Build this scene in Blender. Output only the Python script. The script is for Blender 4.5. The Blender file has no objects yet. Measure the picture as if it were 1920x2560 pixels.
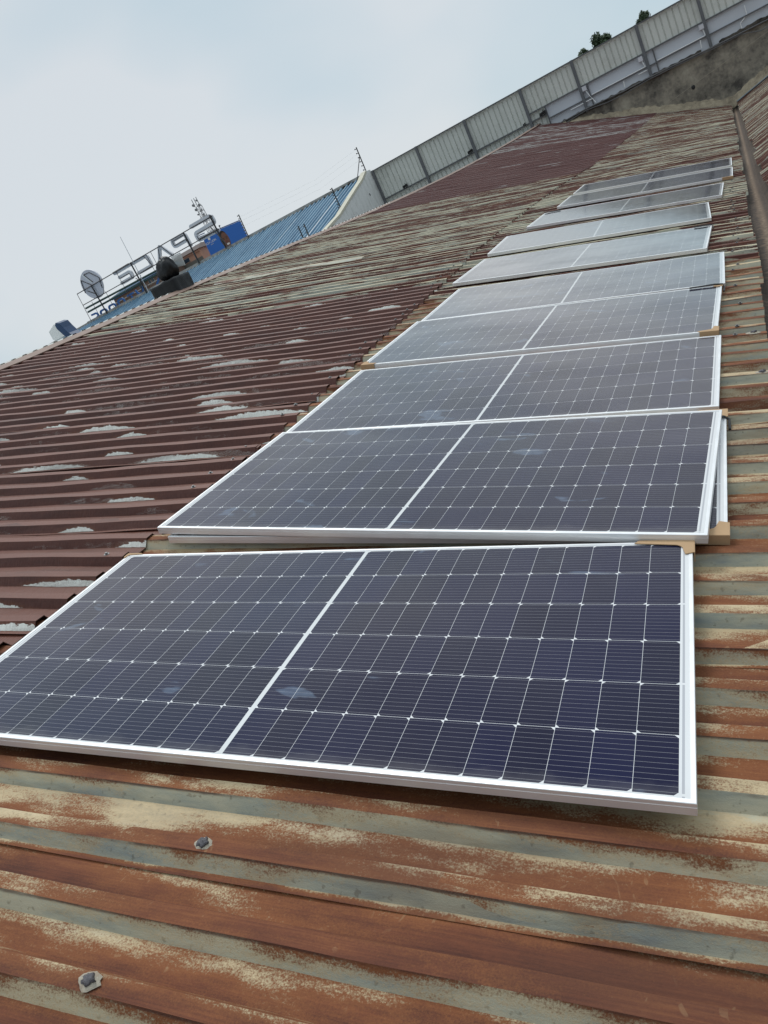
import bpy, math, random
from mathutils import Matrix, Vector
random.seed(7)
S = bpy.context.scene
COL = S.collection
R = math.radians

# ------------------------------------------------------------------ camera, world, sun
# world: origin at the photographer's eye, X towards the valley gutter, Y along the ridge, Z up
AX = ((0.82784281, -0.22785523, -0.51259952), (0.36941743, -0.46622239, 0.80384541), (-0.42214576, -0.85482085, -0.30178516))
cam = bpy.data.cameras.new('camera'); cam_o = bpy.data.objects.new('camera', cam); COL.objects.link(cam_o)
cam.sensor_fit = 'VERTICAL'; cam.sensor_height = 36; cam.lens = 36 * 1932 / 2560
cam.clip_start = 0.02; cam.clip_end = 2000
m = Matrix.Identity(4)
for i in range(3):
    m[i][0] = AX[i][0]; m[i][1] = -AX[i][1]; m[i][2] = -AX[i][2]
cam_o.matrix_world = m
S.camera = cam_o

SUN_EL, SUN_AZ = R(58), R(-20)          # azimuth from +Y towards +X
w = bpy.data.worlds.new('World'); S.world = w; w.use_nodes = True
nt = w.node_tree; nt.nodes.clear()
out = nt.nodes.new('ShaderNodeOutputWorld'); bg = nt.nodes.new('ShaderNodeBackground')
bg.inputs['Strength'].default_value = 0.1
sky = nt.nodes.new('ShaderNodeTexSky'); sky.sky_type = 'NISHITA'; sky.sun_disc = False
sky.sun_elevation = SUN_EL; sky.sun_rotation = SUN_AZ
tc = nt.nodes.new('ShaderNodeTexCoord')
n1 = nt.nodes.new('ShaderNodeTexNoise'); n1.inputs['Scale'].default_value = 1.7; n1.inputs['Detail'].default_value = 4; n1.inputs['Roughness'].default_value = .45
mp = nt.nodes.new('ShaderNodeMapping'); mp.inputs['Location'].default_value = (0.35, 0.0, 1.7); mp.inputs['Scale'].default_value = (1, 1, 1.7)
nt.links.new(tc.outputs['Generated'], mp.inputs['Vector']); nt.links.new(mp.outputs['Vector'], n1.inputs['Vector'])
cr = nt.nodes.new('ShaderNodeValToRGB')
cr.color_ramp.elements[0].position = .40; cr.color_ramp.elements[0].color = (.50, .635, .715, 1)
cr.color_ramp.elements[1].position = .60; cr.color_ramp.elements[1].color = (.69, .735, .77, 1)
nt.links.new(n1.outputs['Fac'], cr.inputs['Fac'])
sep = nt.nodes.new('ShaderNodeSeparateXYZ'); nt.links.new(tc.outputs['Generated'], sep.inputs[0])
up = nt.nodes.new('ShaderNodeMapRange'); up.inputs['From Min'].default_value = .45; up.inputs['From Max'].default_value = 1
up.inputs['To Min'].default_value = 10.0; up.inputs['To Max'].default_value = 21   # an overcast sky is brighter overhead
nt.links.new(sep.outputs['Z'], up.inputs['Value'])
bk = nt.nodes.new('ShaderNodeMapRange'); bk.inputs['From Min'].default_value = -1; bk.inputs['From Max'].default_value = .25
bk.inputs['To Min'].default_value = .66; bk.inputs['To Max'].default_value = 1        # added dimming of the sky behind the photographer, darkens faces turned there
nt.links.new(sep.outputs['Y'], bk.inputs['Value'])
ml = nt.nodes.new('ShaderNodeMath'); ml.operation = 'MULTIPLY'; nt.links.new(up.outputs['Result'], ml.inputs[0]); nt.links.new(bk.outputs['Result'], ml.inputs[1])
sc_ = nt.nodes.new('ShaderNodeVectorMath'); sc_.operation = 'SCALE'
nt.links.new(cr.outputs['Color'], sc_.inputs[0]); nt.links.new(ml.outputs[0], sc_.inputs['Scale'])
mx = nt.nodes.new('ShaderNodeMix'); mx.data_type = 'RGBA'; mx.inputs['Factor'].default_value = .93
nt.links.new(sky.outputs['Color'], mx.inputs['A']); nt.links.new(sc_.outputs[0], mx.inputs['B'])
nt.links.new(mx.outputs['Result'], bg.inputs['Color']); nt.links.new(bg.outputs[0], out.inputs[0])

sun = bpy.data.lights.new('sun', 'SUN'); sun_o = bpy.data.objects.new('sun', sun); COL.objects.link(sun_o)
sun.energy = 1.4; sun.angle = R(20); sun.color = (1, .96, .9)
sd = Vector((math.sin(SUN_AZ) * math.cos(SUN_EL), math.cos(SUN_AZ) * math.cos(SUN_EL), math.sin(SUN_EL)))
sun_o.rotation_euler = sd.to_track_quat('Z', 'Y').to_euler()
vs = S.view_settings; vs.view_transform = 'Standard'; vs.look = 'None'; vs.exposure = 0; vs.gamma = 1; vs.use_curve_mapping = False

# ------------------------------------------------------------------ helpers
class NT:
    """tiny shader graph helper"""
    def __init__(s, name):
        s.mat = bpy.data.materials.new(name); s.mat.use_nodes = True
        s.t = s.mat.node_tree; s.b = s.t.nodes['Principled BSDF']
    def new(s, k): return s.t.nodes.new(k)
    def put(s, sock, v):
        if isinstance(v, bpy.types.NodeSocket): s.t.links.new(v, sock)
        elif isinstance(v, (tuple, list)) and sock.type == 'RGBA': sock.default_value = (*v[:3], 1)
        else: sock.default_value = v
    def math(s, op, a, b=0.0, c=None):
        n = s.new('ShaderNodeMath'); n.operation = op
        s.put(n.inputs[0], a); s.put(n.inputs[1], b)
        if c is not None: s.put(n.inputs[2], c)
        return n.outputs[0]
    def add(s, *a):
        r = a[0]
        for x in a[1:]: r = s.math('ADD', r, x)
        return r
    def mul(s, *a):
        r = a[0]
        for x in a[1:]: r = s.math('MULTIPLY', r, x)
        return r
    def sub(s, a, b): return s.math('SUBTRACT', a, b)
    def inv(s, a): return s.math('SUBTRACT', 1.0, a)
    def sm(s, x, lo, hi, a=0.0, b=1.0):
        n = s.new('ShaderNodeMapRange'); n.interpolation_type = 'SMOOTHSTEP'
        s.put(n.inputs['Value'], x); n.inputs['From Min'].default_value = lo; n.inputs['From Max'].default_value = hi
        n.inputs['To Min'].default_value = a; n.inputs['To Max'].default_value = b
        return n.outputs['Result']
    def lin(s, x, lo, hi, a=0.0, b=1.0):
        n = s.new('ShaderNodeMapRange'); s.put(n.inputs['Value'], x)
        n.inputs['From Min'].default_value = lo; n.inputs['From Max'].default_value = hi
        n.inputs['To Min'].default_value = a; n.inputs['To Max'].default_value = b
        return n.outputs['Result']
    def xyz(s, x=0.0, y=0.0, z=0.0):
        n = s.new('ShaderNodeCombineXYZ'); s.put(n.inputs[0], x); s.put(n.inputs[1], y); s.put(n.inputs[2], z); return n.outputs[0]
    def sep(s, v):
        n = s.new('ShaderNodeSeparateXYZ'); s.put(n.inputs[0], v); return n.outputs
    def uv(s, name='UVMap'):
        n = s.new('ShaderNodeUVMap'); n.uv_map = name; return n.outputs[0]
    def obj(s):
        return s.new('ShaderNodeTexCoord').outputs['Object']
    def pos(s):
        return s.new('ShaderNodeNewGeometry').outputs['Position']
    def attr(s, name):
        n = s.new('ShaderNodeAttribute'); n.attribute_name = name; return n.outputs['Fac']
    def noise(s, v, scale=1.0, detail=3.0, rough=.5, dist=0.0):
        n = s.new('ShaderNodeTexNoise'); s.put(n.inputs['Vector'], v); n.inputs['Scale'].default_value = scale
        n.inputs['Detail'].default_value = detail; n.inputs['Roughness'].default_value = rough; n.inputs['Distortion'].default_value = dist
        return n.outputs['Fac']
    def vscale(s, v, k):
        n = s.new('ShaderNodeVectorMath'); n.operation = 'MULTIPLY'; s.put(n.inputs[0], v); n.inputs[1].default_value = k; return n.outputs[0]
    def white(s, v):
        n = s.new('ShaderNodeTexWhiteNoise'); n.noise_dimensions = '3D'; s.put(n.inputs['Vector'], v); return n.outputs['Value']
    def mix(s, f, a, b):
        n = s.new('ShaderNodeMix'); n.data_type = 'RGBA'; n.clamp_factor = True
        s.put(n.inputs['Factor'], f); s.put(n.inputs['A'], a); s.put(n.inputs['B'], b); return n.outputs['Result']
    def ramp(s, f, stops):
        n = s.new('ShaderNodeValToRGB'); e = n.color_ramp.elements
        while len(e) < len(stops): e.new(.5)
        for q, (p, c) in zip(e, stops): q.position = p; q.color = (*c, 1)
        s.put(n.inputs[0], f); return n.outputs[0]
    def bump(s, h, strength=.3, dist=.01):
        n = s.new('ShaderNodeBump'); n.inputs['Strength'].default_value = strength; n.inputs['Distance'].default_value = dist
        s.put(n.inputs['Height'], h); s.t.links.new(n.outputs[0], s.b.inputs['Normal'])
    def set(s, color=None, rough=None, metal=None, spec=None):
        if color is not None: s.put(s.b.inputs['Base Color'], color)
        if rough is not None: s.put(s.b.inputs['Roughness'], rough)
        if metal is not None: s.put(s.b.inputs['Metallic'], metal)
        if spec is not None: s.put(s.b.inputs['Specular IOR Level'], spec)
        return s.mat

def paint(name, c, rough=.5, metal=0.0, var=.12, scale=6.0, bump=0.0, spec=None, dirt=None, dirt_amt=.3):
    g = NT(name); p = g.pos()
    n = g.noise(p, scale, 5, .6)
    col = g.mix(n, tuple(x * (1 - var) for x in c), tuple(min(1, x * (1 + var)) for x in c))
    if dirt:
        d = g.sm(g.noise(p, scale * .45, 6, .65), .5, .72)
        col = g.mix(g.mul(d, dirt_amt), col, dirt)
    if bump: g.bump(g.noise(p, scale * 6, 4, .6), bump, .01)
    return g.set(col, rough, metal, spec)

class MB:
    """collects faces with optional uv / second uv / zone and links them as one mesh object"""
    def __init__(s): s.v = []; s.f = []; s.uv = {}; s.loc = {}; s.zone = {}; s.mi = {}
    def pt(s, p): s.v.append(tuple(p)); return len(s.v) - 1
    def face(s, idx, uv=None, loc=None, zone=None, mi=0):
        k = len(s.f); s.f.append(tuple(idx))
        if uv: s.uv[k] = uv
        if loc: s.loc[k] = loc
        if zone is not None: s.zone[k] = zone
        if mi: s.mi[k] = mi
    def poly(s, pts, **k): s.face([s.pt(p) for p in pts], **k)
    def hexa(s, p, mi=0):       # 8 corners: bottom 4 ccw, top 4 ccw
        i = [s.pt(q) for q in p]
        for f in ((3, 2, 1, 0), (4, 5, 6, 7), (0, 1, 5, 4), (1, 2, 6, 5), (2, 3, 7, 6), (3, 0, 4, 7)): s.face([i[j] for j in f], mi=mi)
    def box(s, a, b, mi=0):
        (x0, y0, z0), (x1, y1, z1) = a, b
        s.hexa([(x0, y0, z0), (x1, y0, z0), (x1, y1, z0), (x0, y1, z0), (x0, y0, z1), (x1, y0, z1), (x1, y1, z1), (x0, y1, z1)], mi)
    def tube(s, pts, r, n=8, cap=True, mi=0, twist=0.0):
        pts = [Vector(p) for p in pts]; rr = r if isinstance(r, (list, tuple)) else [r] * len(pts)
        rings = []; ref = None
        for i, p in enumerate(pts):
            d = (pts[min(i + 1, len(pts) - 1)] - pts[max(i - 1, 0)]).normalized()
            if ref is None: ref = d.orthogonal().normalized()
            a = (ref - d * ref.dot(d)).normalized(); ref = a; b = d.cross(a)
            rings.append([s.pt(p + (a * math.cos(q) + b * math.sin(q)) * rr[i]) for q in [2 * math.pi * (j + twist) / n for j in range(n)]])
        for A, B in zip(rings, rings[1:]):
            for j in range(n): s.face((A[j], A[(j + 1) % n], B[(j + 1) % n], B[j]), mi=mi)
        if cap: s.face(rings[0][::-1], mi=mi); s.face(rings[-1], mi=mi)
    def bar(s, a, b, wd, mi=0): s.tube([a, b], wd * .7071, 4, mi=mi, twist=.5)
    def ellipsoid(s, c, r, nu=12, nv=8, fn=None):
        idx = []
        for i in range(nv + 1):
            th = math.pi * i / nv; row = []
            for j in range(nu):
                ph = 2 * math.pi * j / nu
                d = (math.sin(th) * math.cos(ph), math.sin(th) * math.sin(ph), math.cos(th))
                k = fn(d) if fn else 1
                row.append(s.pt((c[0] + r[0] * d[0] * k, c[1] + r[1] * d[1] * k, c[2] + r[2] * d[2] * k)))
            idx.append(row)
        for i in range(nv):
            for j in range(nu): s.face((idx[i][j], idx[i + 1][j], idx[i + 1][(j + 1) % nu], idx[i][(j + 1) % nu]))
    def build(s, name, mat, parent=None, smooth=False):
        me = bpy.data.meshes.new(name); me.from_pydata(s.v, [], s.f); me.validate(clean_customdata=False)
        for mt in (mat if isinstance(mat, (list, tuple)) else [mat]): me.materials.append(mt)
        if s.mi:
            for k, i in s.mi.items(): me.polygons[k].material_index = i
        for nm, dd in (('UVMap', s.uv), ('loc', s.loc)):
            if dd:
                L = me.uv_layers.new(name=nm)
                for k, uvs in dd.items():
                    p = me.polygons[k]
                    for li, q in zip(p.loop_indices, uvs): L.data[li].uv = q
        if s.zone:
            a = me.attributes.new('zone', 'FLOAT', 'FACE')
            for k, z in s.zone.items(): a.data[k].value = z
        if smooth:
            for p in me.polygons: p.use_smooth = True
        o = bpy.data.objects.new(name, me); COL.objects.link(o)
        if parent: o.parent = parent
        return o

def tag(o, label=None, cat=None, group=None, kind=None):
    for k, x in (('label', label), ('category', cat), ('group', group), ('kind', kind)):
        if x: o[k] = x
    return o
def thing(name, label, cat, loc=(0, 0, 0), group=None):
    o = bpy.data.objects.new(name, None); COL.objects.link(o); o.location = loc; o.empty_display_size = .2
    return tag(o, label, cat, group)
def fattr(o, name, val):       # one constant per mesh, read by the sheet material
    a = o.data.attributes.new(name, 'FLOAT', 'FACE')
    a.data.foreach_set('value', [val] * len(o.data.polygons))
def lerp_tab(x, tab):
    if x <= tab[0][0]: return tab[0][1]
    for (a, p), (b, q) in zip(tab, tab[1:]):
        if x <= b: return p + (q - p) * (x - a) / (b - a)
    return tab[-1][1]

# ------------------------------------------------------------------ roof coordinates: u down the slope, v along the ridge, n off the sheet
UW = Vector((0.96856, 0, -0.24879)); VW = Vector((0, 1, 0)); NW = Vector((0.24879, 0, 0.96856))
def rp(u, v, h): return UW * u + VW * v + NW * h
HB = [(-3, -1.34), (0, -1.345), (1.1, -1.352), (2.3, -1.377), (3.4, -1.378), (4.1, -1.375), (5.3, -1.362), (6.5, -1.363), (7.85, -1.352), (9.2, -1.327), (10.8, -1.322), (12.3, -1.31), (40, -1.31)]
def hb(u, v):                  # height of the rib tops: the roof twists up towards the ridge at its far end
    t = max(0, min(1.15, (v - 14) / 20.5)) ** 1.8
    return lerp_tab(v, HB) + .1 * max(0, -u) * t
SKEW = .054
PITCH = .1715; E0 = .966
def gut(v): return .10 - .0135 * (v - 8)          # where the lower sheets end over the valley gutter
def lap(v): return lerp_tab(v, [(0, -2.47), (4, -2.5), (5.5, -2.57), (8.2, -2.76), (10, -2.85), (12.2, -2.9), (15.4, -3.0), (18, -2.88), (40, -2.84)])

def sheet(mb, fmap, ulo, uhi, k0, nrib, lift, seed, du=.3, wob=.003, pitch=PITCH, e0=E0, top=.042, wb=.024, dep=.037, lip=True, lift_end=0.0, skew=SKEW):
    """one trapezoidal sheet: ribs run along u; fmap(u, s, h) -> world; ulo/uhi are functions of v"""
    rng = random.Random(seed)
    prof = [(e0 + pitch * k0 - wb - .016, -dep, 0)]       # (s, h, zone of the face that FOLLOWS)
    zone = []; tt = []
    for k in range(k0, k0 + nrib + 1):
        e = e0 + pitch * k
        prof += [(e - wb, -dep), (e, 0), (e + top, 0)]
        zone += [(0, k), (1, k), (2, k)]
        if k < k0 + nrib: prof += [(e + top + wb, -dep)]; zone += [(3, k)]
    pr = [(q[0], q[1]) for q in prof]
    acc = [0]
    for a, b in zip(pr, pr[1:]): acc.append(acc[-1] + math.hypot(b[0] - a[0], b[1] - a[1]))
    s_mid = e0 + pitch * (k0 + nrib / 2)
    a0, a1 = ulo(s_mid), uhi(s_mid)
    n = max(3, int((a1 - a0) / du))
    ph = [rng.uniform(0, 6.28) for _ in range(6)]
    dents = [(rng.uniform(a0, a1), rng.randrange(nrib + 1), rng.uniform(.04, .12), rng.uniform(-.006, .004)) for _ in range(6)]
    grid = []
    for i in range(n + 1):
        f = i / n; row = []
        for j, (s_, h) in enumerate(pr):
            lo = ulo(s_); hi = uhi(s_); u = lo + (hi - lo) * f
            wv = wob * (math.sin(u * 2.1 + ph[0] + s_ * 3) + .6 * math.sin(u * 5.3 + ph[1] - s_ * 5) + .5 * math.sin(u * 9.7 + ph[2] + j))
            side = .004 * max(0, 1 - (s_ - pr[0][0]) / .12) + (.006 * math.sin(u * 1.3 + ph[3]) ** 2 if j < 2 else 0)
            ds = wob * .8 * math.sin(u * 3.1 + ph[4] + j * .7)
            for (du_, kk, wd, amp) in dents:
                if abs(j // 4 - kk) < 1: wv += amp * math.exp(-((u - du_) / wd) ** 2)
            row.append(mb.pt(fmap(u, s_ + ds, h + wv + lift + side + lift_end * f ** 6)))
        grid.append((row, f))
    for i in range(n):
        A, fa = grid[i]; B, fb = grid[i + 1]
        for j in range(len(pr) - 1):
            z, k = zone[j]
            ua = ulo(pr[j][0]) + (uhi(pr[j][0]) - ulo(pr[j][0])) * fa; ub = ulo(pr[j][0]) + (uhi(pr[j][0]) - ulo(pr[j][0])) * fb
            t = {0: (1, 0), 1: (1, 0), 2: (1, 0), 3: (1, 0)}[z]      # 1 = near edge, 0 = far edge of the strip
            mb.face((A[j], B[j], B[j + 1], A[j + 1]), uv=((ua, acc[j]), (ub, acc[j]), (ub, acc[j + 1]), (ua, acc[j + 1])),
                    loc=((t[0], k), (t[0], k), (t[1], k), (t[1], k)), zone=float(z))
    if lip:
        A = grid[-1][0]; dn = []
        for q in A: p = Vector(mb.v[q]); dn.append(mb.pt(p - NW * .004 - UW * .0005))
        for j in range(len(A) - 1): mb.face((A[j], dn[j], dn[j + 1], A[j + 1]), uv=((0, 0),) * 4, loc=((.5, 0),) * 4, zone=5.0)

# ------------------------------------------------------------------ materials: weathered roofing sheets
def sheet_mat(name, kind):
    """kind: 'rust' bare galvanised sheets rusting, 'brown' red-brown sheets with worn ovals, 'grey' far greyer sheets, 'red' dark red sheets"""
    g = NT(name)
    uv = g.sep(g.uv('UVMap')); loc = g.sep(g.uv('loc')); zone = g.attr('zone'); seed = g.attr('seed'); bias0 = g.attr('bias')
    U, V, T, K = uv[0], uv[1], loc[0], loc[1]
    is0 = g.math('COMPARE', zone, 0.0, .3); is1 = g.math('COMPARE', zone, 1.0, .3); is2 = g.math('COMPARE', zone, 2.0, .3); is3 = g.math('COMPARE', zone, 3.0, .3)
    Z = g.mul(seed, 13.7)
    kz = g.add(Z, g.mul(K, 3.31))
    P = g.xyz(U, V, Z)
    warp = g.mul(g.sub(g.noise(g.xyz(g.mul(U, 5.0), g.mul(V, 14.0), kz), 1, 4, .65), .5), .25)
    big = g.noise(g.xyz(g.mul(U, 1.15), g.mul(V, 3.5), kz), 1, 7, .62)
    mid = g.noise(g.xyz(g.mul(U, 5.0), g.mul(V, 22.0), Z), 1, 5, .65)
    fine = g.noise(g.xyz(g.mul(U, 95.0), g.mul(V, 170.0), Z), 1, 3, .75)
    grit = g.noise(P, 330, 2, .6); dust_ = g.noise(P, 210, 3, .8)
    streak = g.noise(g.xyz(g.mul(U, 3.0), g.mul(V, 240.0), Z), 1, 3, .6)
    # rust colours
    rr = g.noise(g.xyz(g.mul(U, 2.2), g.mul(V, 9.0), g.add(Z, 4.0)), 1, 5, .6)
    if kind in ('rust',):
        rust = g.ramp(g.add(g.mul(rr, .6), g.mul(streak, .25), g.mul(fine, .15)), [(.30, (.034, .0118, .008)), (.42, (.080, .0245, .0135)), (.54, (.140, .0435, .0195)), (.68, (.245, .092, .034))])
    elif kind == 'grey':
        rust = g.ramp(g.add(g.mul(rr, .6), g.mul(streak, .4)), [(.3, (.040, .014, .011)), (.5, (.090, .029, .020)), (.72, (.18, .072, .038))])
    else:
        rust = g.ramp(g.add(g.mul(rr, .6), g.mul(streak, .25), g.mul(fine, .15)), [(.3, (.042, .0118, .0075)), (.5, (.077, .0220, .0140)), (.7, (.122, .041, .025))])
    # bare metal colours
    bn = g.noise(g.xyz(g.mul(U, 2.6), g.mul(V, 11.0), g.add(Z, 9.0)), 1, 6, .65)
    grey = g.ramp(bn, [(.3, (.21, .245, .24)), (.42, (.32, .335, .275)), (.54, (.43, .415, .31)), (.72, (.50, .46, .33))])
    cream = g.ramp(g.add(g.mul(bn, .6), g.mul(fine, .4)), [(.3, (.33, .27, .175)), (.5, (.48, .375, .225)), (.7, (.62, .51, .34))])
    if kind == 'rust':
        base = g.mix(g.math('MAXIMUM', is1, g.mul(is0, g.sm(bn, .5, .62))), cream, grey)
        # grime on the metal: fine dark specks and downhill streaks
        speck = g.sm(g.noise(g.xyz(g.mul(U, 60.0), g.mul(V, 60.0), Z), 1, 2, .5), .62, .72)
        base = g.mix(g.mul(speck, .45), base, (.10, .085, .055))
        base = g.mix(g.mul(g.sm(mid, .45, .75), .5), base, (.22, .185, .115))
        # rust creeps down from the arris of each web, pale metal shows at the foot of the web and on the pan beside it
        zb = g.add(g.mul(is1, g.lin(T, 0, 1, -.075, -.20)), g.mul(is0, g.lin(T, 0, 1, -.035, .13)), g.mul(is2, g.lin(T, 0, 1, -.03, .07)), g.mul(is3, .03))
        m_ = g.add(big, g.mul(warp, .8), g.mul(g.sub(fine, .5), .17), g.mul(g.sub(dust_, .5), .28), g.mul(g.sub(mid, .5), .16), zb, bias0)
        mask = g.sm(m_, .425, .545)
        base = g.mix(g.mul(g.sm(m_, .33, .46), .7), base, g.mix(.25, cream, (.42, .30, .15)))
        halo = g.mul(mask, g.inv(g.sm(m_, .52, .70)))
        rust = g.mix(g.mul(halo, .6), rust, (.25, .092, .030))
        scr = g.mul(g.sm(g.noise(g.xyz(g.mul(U, 16.0), g.mul(V, 10.0), g.add(Z, 2.0)), 1, 2, .5, 2.5), .66, .70), g.sm(rr, .5, .6))
        rust = g.mix(g.mul(scr, .5), rust, (.30, .17, .085))
        col = g.mix(mask, base, rust)
        arris = g.mul(is1, g.sm(g.add(T, g.mul(g.sub(mid, .5), .35)), .20, .05), g.sm(rr, .35, .55))
        col = g.mix(g.mul(arris, .85), col, (.055, .019, .012))      # dark line of rust along each arris
        col = g.mix(g.mul(g.sm(g.noise(g.xyz(g.mul(U, .8), g.mul(V, 2.2), g.add(Z, 15.0)), 1, 5, .6), .50, .68), .45), col, (.075, .030, .018))
        rough = g.lin(mask, 0, 1, .55, .8)
        hgt = g.add(g.mul(grit, .5), g.mul(mask, .25), g.mul(fine, .5))
        metal = 0.0
    elif kind == 'grey':
        base = g.mix(is1, g.mix(.5, cream, grey), g.mix(.35, grey, (.27, .285, .24)))
        zb = g.add(g.mul(is1, g.lin(T, 0, 1, .06, -.07)), g.mul(is0, .10), g.mul(is2, .0), g.mul(is3, .03), g.mul(g.sub(g.white(g.xyz(K, seed, 8.0)), .5), .16))
        big2 = g.noise(g.xyz(g.mul(U, .75), g.mul(V, 7.0), kz), 1, 7, .66)
        m_ = g.add(big2, g.mul(g.sub(fine, .5), .24), g.mul(g.sub(mid, .5), .24), warp, zb, bias0)
        mask = g.sm(m_, .485, .545)
        base = g.mix(g.mul(g.sm(mid, .42, .75), .5), base, (.20, .165, .10))
        col = g.mix(mask, base, rust)
        rough = g.lin(mask, 0, 1, .6, .8); hgt = g.add(g.mul(fine, .6), g.mul(mask, .2)); metal = 0.0
    elif kind == 'brown':
        # half-oval worn places sitting on the foot of the webs
        L = 1.25
        ru = g.add(g.math('DIVIDE', U, L), g.mul(g.white(g.xyz(K, seed, 1.0)), 1.0))
        cell = g.math('FLOOR', ru); fr = g.math('FRACT', ru)
        rc = g.xyz(cell, K, g.add(seed, .37)); r1 = g.white(rc); r2 = g.white(g.xyz(cell, g.add(K, 71.0), seed)); r3 = g.white(g.xyz(g.add(cell, 31.0), K, seed)); r4 = g.white(g.xyz(g.add(K, 5.0), seed, 3.0))
        cx = g.lin(r2, 0, 1, .38, .62); wd = g.lin(g.mul(r3, r3), 0, 1, .11, .40)
        d = g.math('DIVIDE', g.sub(fr, cx), wd)
        ed = g.mul(g.sub(g.noise(g.xyz(g.mul(U, 26.0), g.mul(V, 60.0), Z), 1, 5, .75), .5), 1.0)
        ed = g.add(ed, g.mul(g.sub(g.noise(g.xyz(g.mul(U, 7.0), g.mul(V, 18.0), kz), 1, 3, .6), .5), 1.1))
        arch = g.add(g.sub(g.lin(r3, 0, 1, .46, .90), g.math('POWER', g.math('ABSOLUTE', d), 1.9)), ed)
        over = g.sub(g.sub(arch, g.inv(T)), 0.0)
        pres = g.mul(g.math('GREATER_THAN', r1, g.lin(r4, 0, 1, .05, .85)), is1)
        patch = g.mul(g.sm(over, -.02, .06), pres, g.sm(g.add(T, g.mul(ed, .1)), .995, .93))
        halo = g.mul(g.sm(over, -.75, .15), pres)
        rust = g.mix(g.mul(halo, .55), rust, (.155, .055, .020))
        pale = g.ramp(g.add(g.mul(bn, .7), g.mul(fine, .3)), [(.35, (.70, .73, .67)), (.6, (.90, .91, .84))])
        worn = g.mul(g.sm(g.add(big, g.mul(g.sub(fine, .5), .3), bias0), .66, .72), is1)
        rust = g.mix(g.mul(g.math('MAXIMUM', is2, g.mul(is0, .8)), .42), rust, (.215, .080, .050))      # light painted in: upward faces paler so the webs look shaded
        col = g.mix(g.math('MAXIMUM', patch, worn), rust, pale)
        scratch = g.sm(g.noise(g.xyz(g.mul(U, 120.0), g.mul(V, 30.0), Z), 1, 2, .5), .3, .7)
        col = g.mix(g.mul(scratch, .14), col, (.17, .07, .05))
        col = g.mix(g.mul(g.sm(g.noise(g.xyz(g.mul(U, .7), g.mul(V, 3.0), g.add(Z, 6.0)), 1, 6, .65), .5, .7), .5), col, (.045, .013, .009))
        rough = .5; hgt = g.add(g.mul(scratch, .6), g.mul(grit, .3), g.mul(patch, .4)); metal = 0.0
    else:
        m_ = g.add(g.noise(g.xyz(g.mul(U, .9), g.mul(V, 5.0), kz), 1, 7, .66), g.mul(g.sub(fine, .5), .2), bias0)
        mask = g.sm(m_, .62, .68)
        rust = g.mix(.45, rust, (.105, .032, .033))
        col = g.mix(mask, rust, (.34, .33, .31)); rough = .6; hgt = fine; metal = 0.0
    lipm = g.math('COMPARE', zone, 5.0, .3)
    col = g.mix(lipm, col, (.05, .03, .025))
    g.bump(hgt, .35, .004)
    return g.set(col, rough, metal, .35)
M_rust = sheet_mat('rusted_galvanised_sheet', 'rust')
M_grey = sheet_mat('grey_rusted_sheet', 'grey')
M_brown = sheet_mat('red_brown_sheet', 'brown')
M_red = sheet_mat('dark_red_sheet', 'red')

M_wallplain = paint('grey_plaster', (.30, .28, .25), .9, var=.15, scale=1.5)
M_cap = paint('brown_ridge_flashing', (.20, .125, .095), .6, var=.3, scale=5, dirt=(.32, .30, .27), dirt_amt=.7)
M_white_sheet = paint('pale_grey_sheet', (.66, .66, .62), .6, var=.25, scale=5, dirt=(.16, .13, .11), dirt_amt=.7)
M_screw = paint('grey_screw', (.22, .22, .22), .45, .7)
M_sealant = paint('pale_sealant', (.38, .34, .27), .75, var=.35, scale=90, bump=.4, dirt=(.25, .15, .09), dirt_amt=.6)
M_black = paint('black_metal', (.022, .022, .024), .5)
M_post = paint('grey_painted_steel', (.13, .135, .145), .55, var=.2, scale=4)
M_rail = paint('dark_grey_steel', (.115, .118, .125), .55, var=.2, scale=4)

# ------------------------------------------------------------------ ground
mb = MB(); mb.poly([(-900, -900, -9), (900, -900, -9), (900, 900, -9), (-900, 900, -9)])
tag(mb.build('ground', paint('dusty_ground', (.16, .13, .10), .95, scale=.2)), kind='structure')

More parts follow.
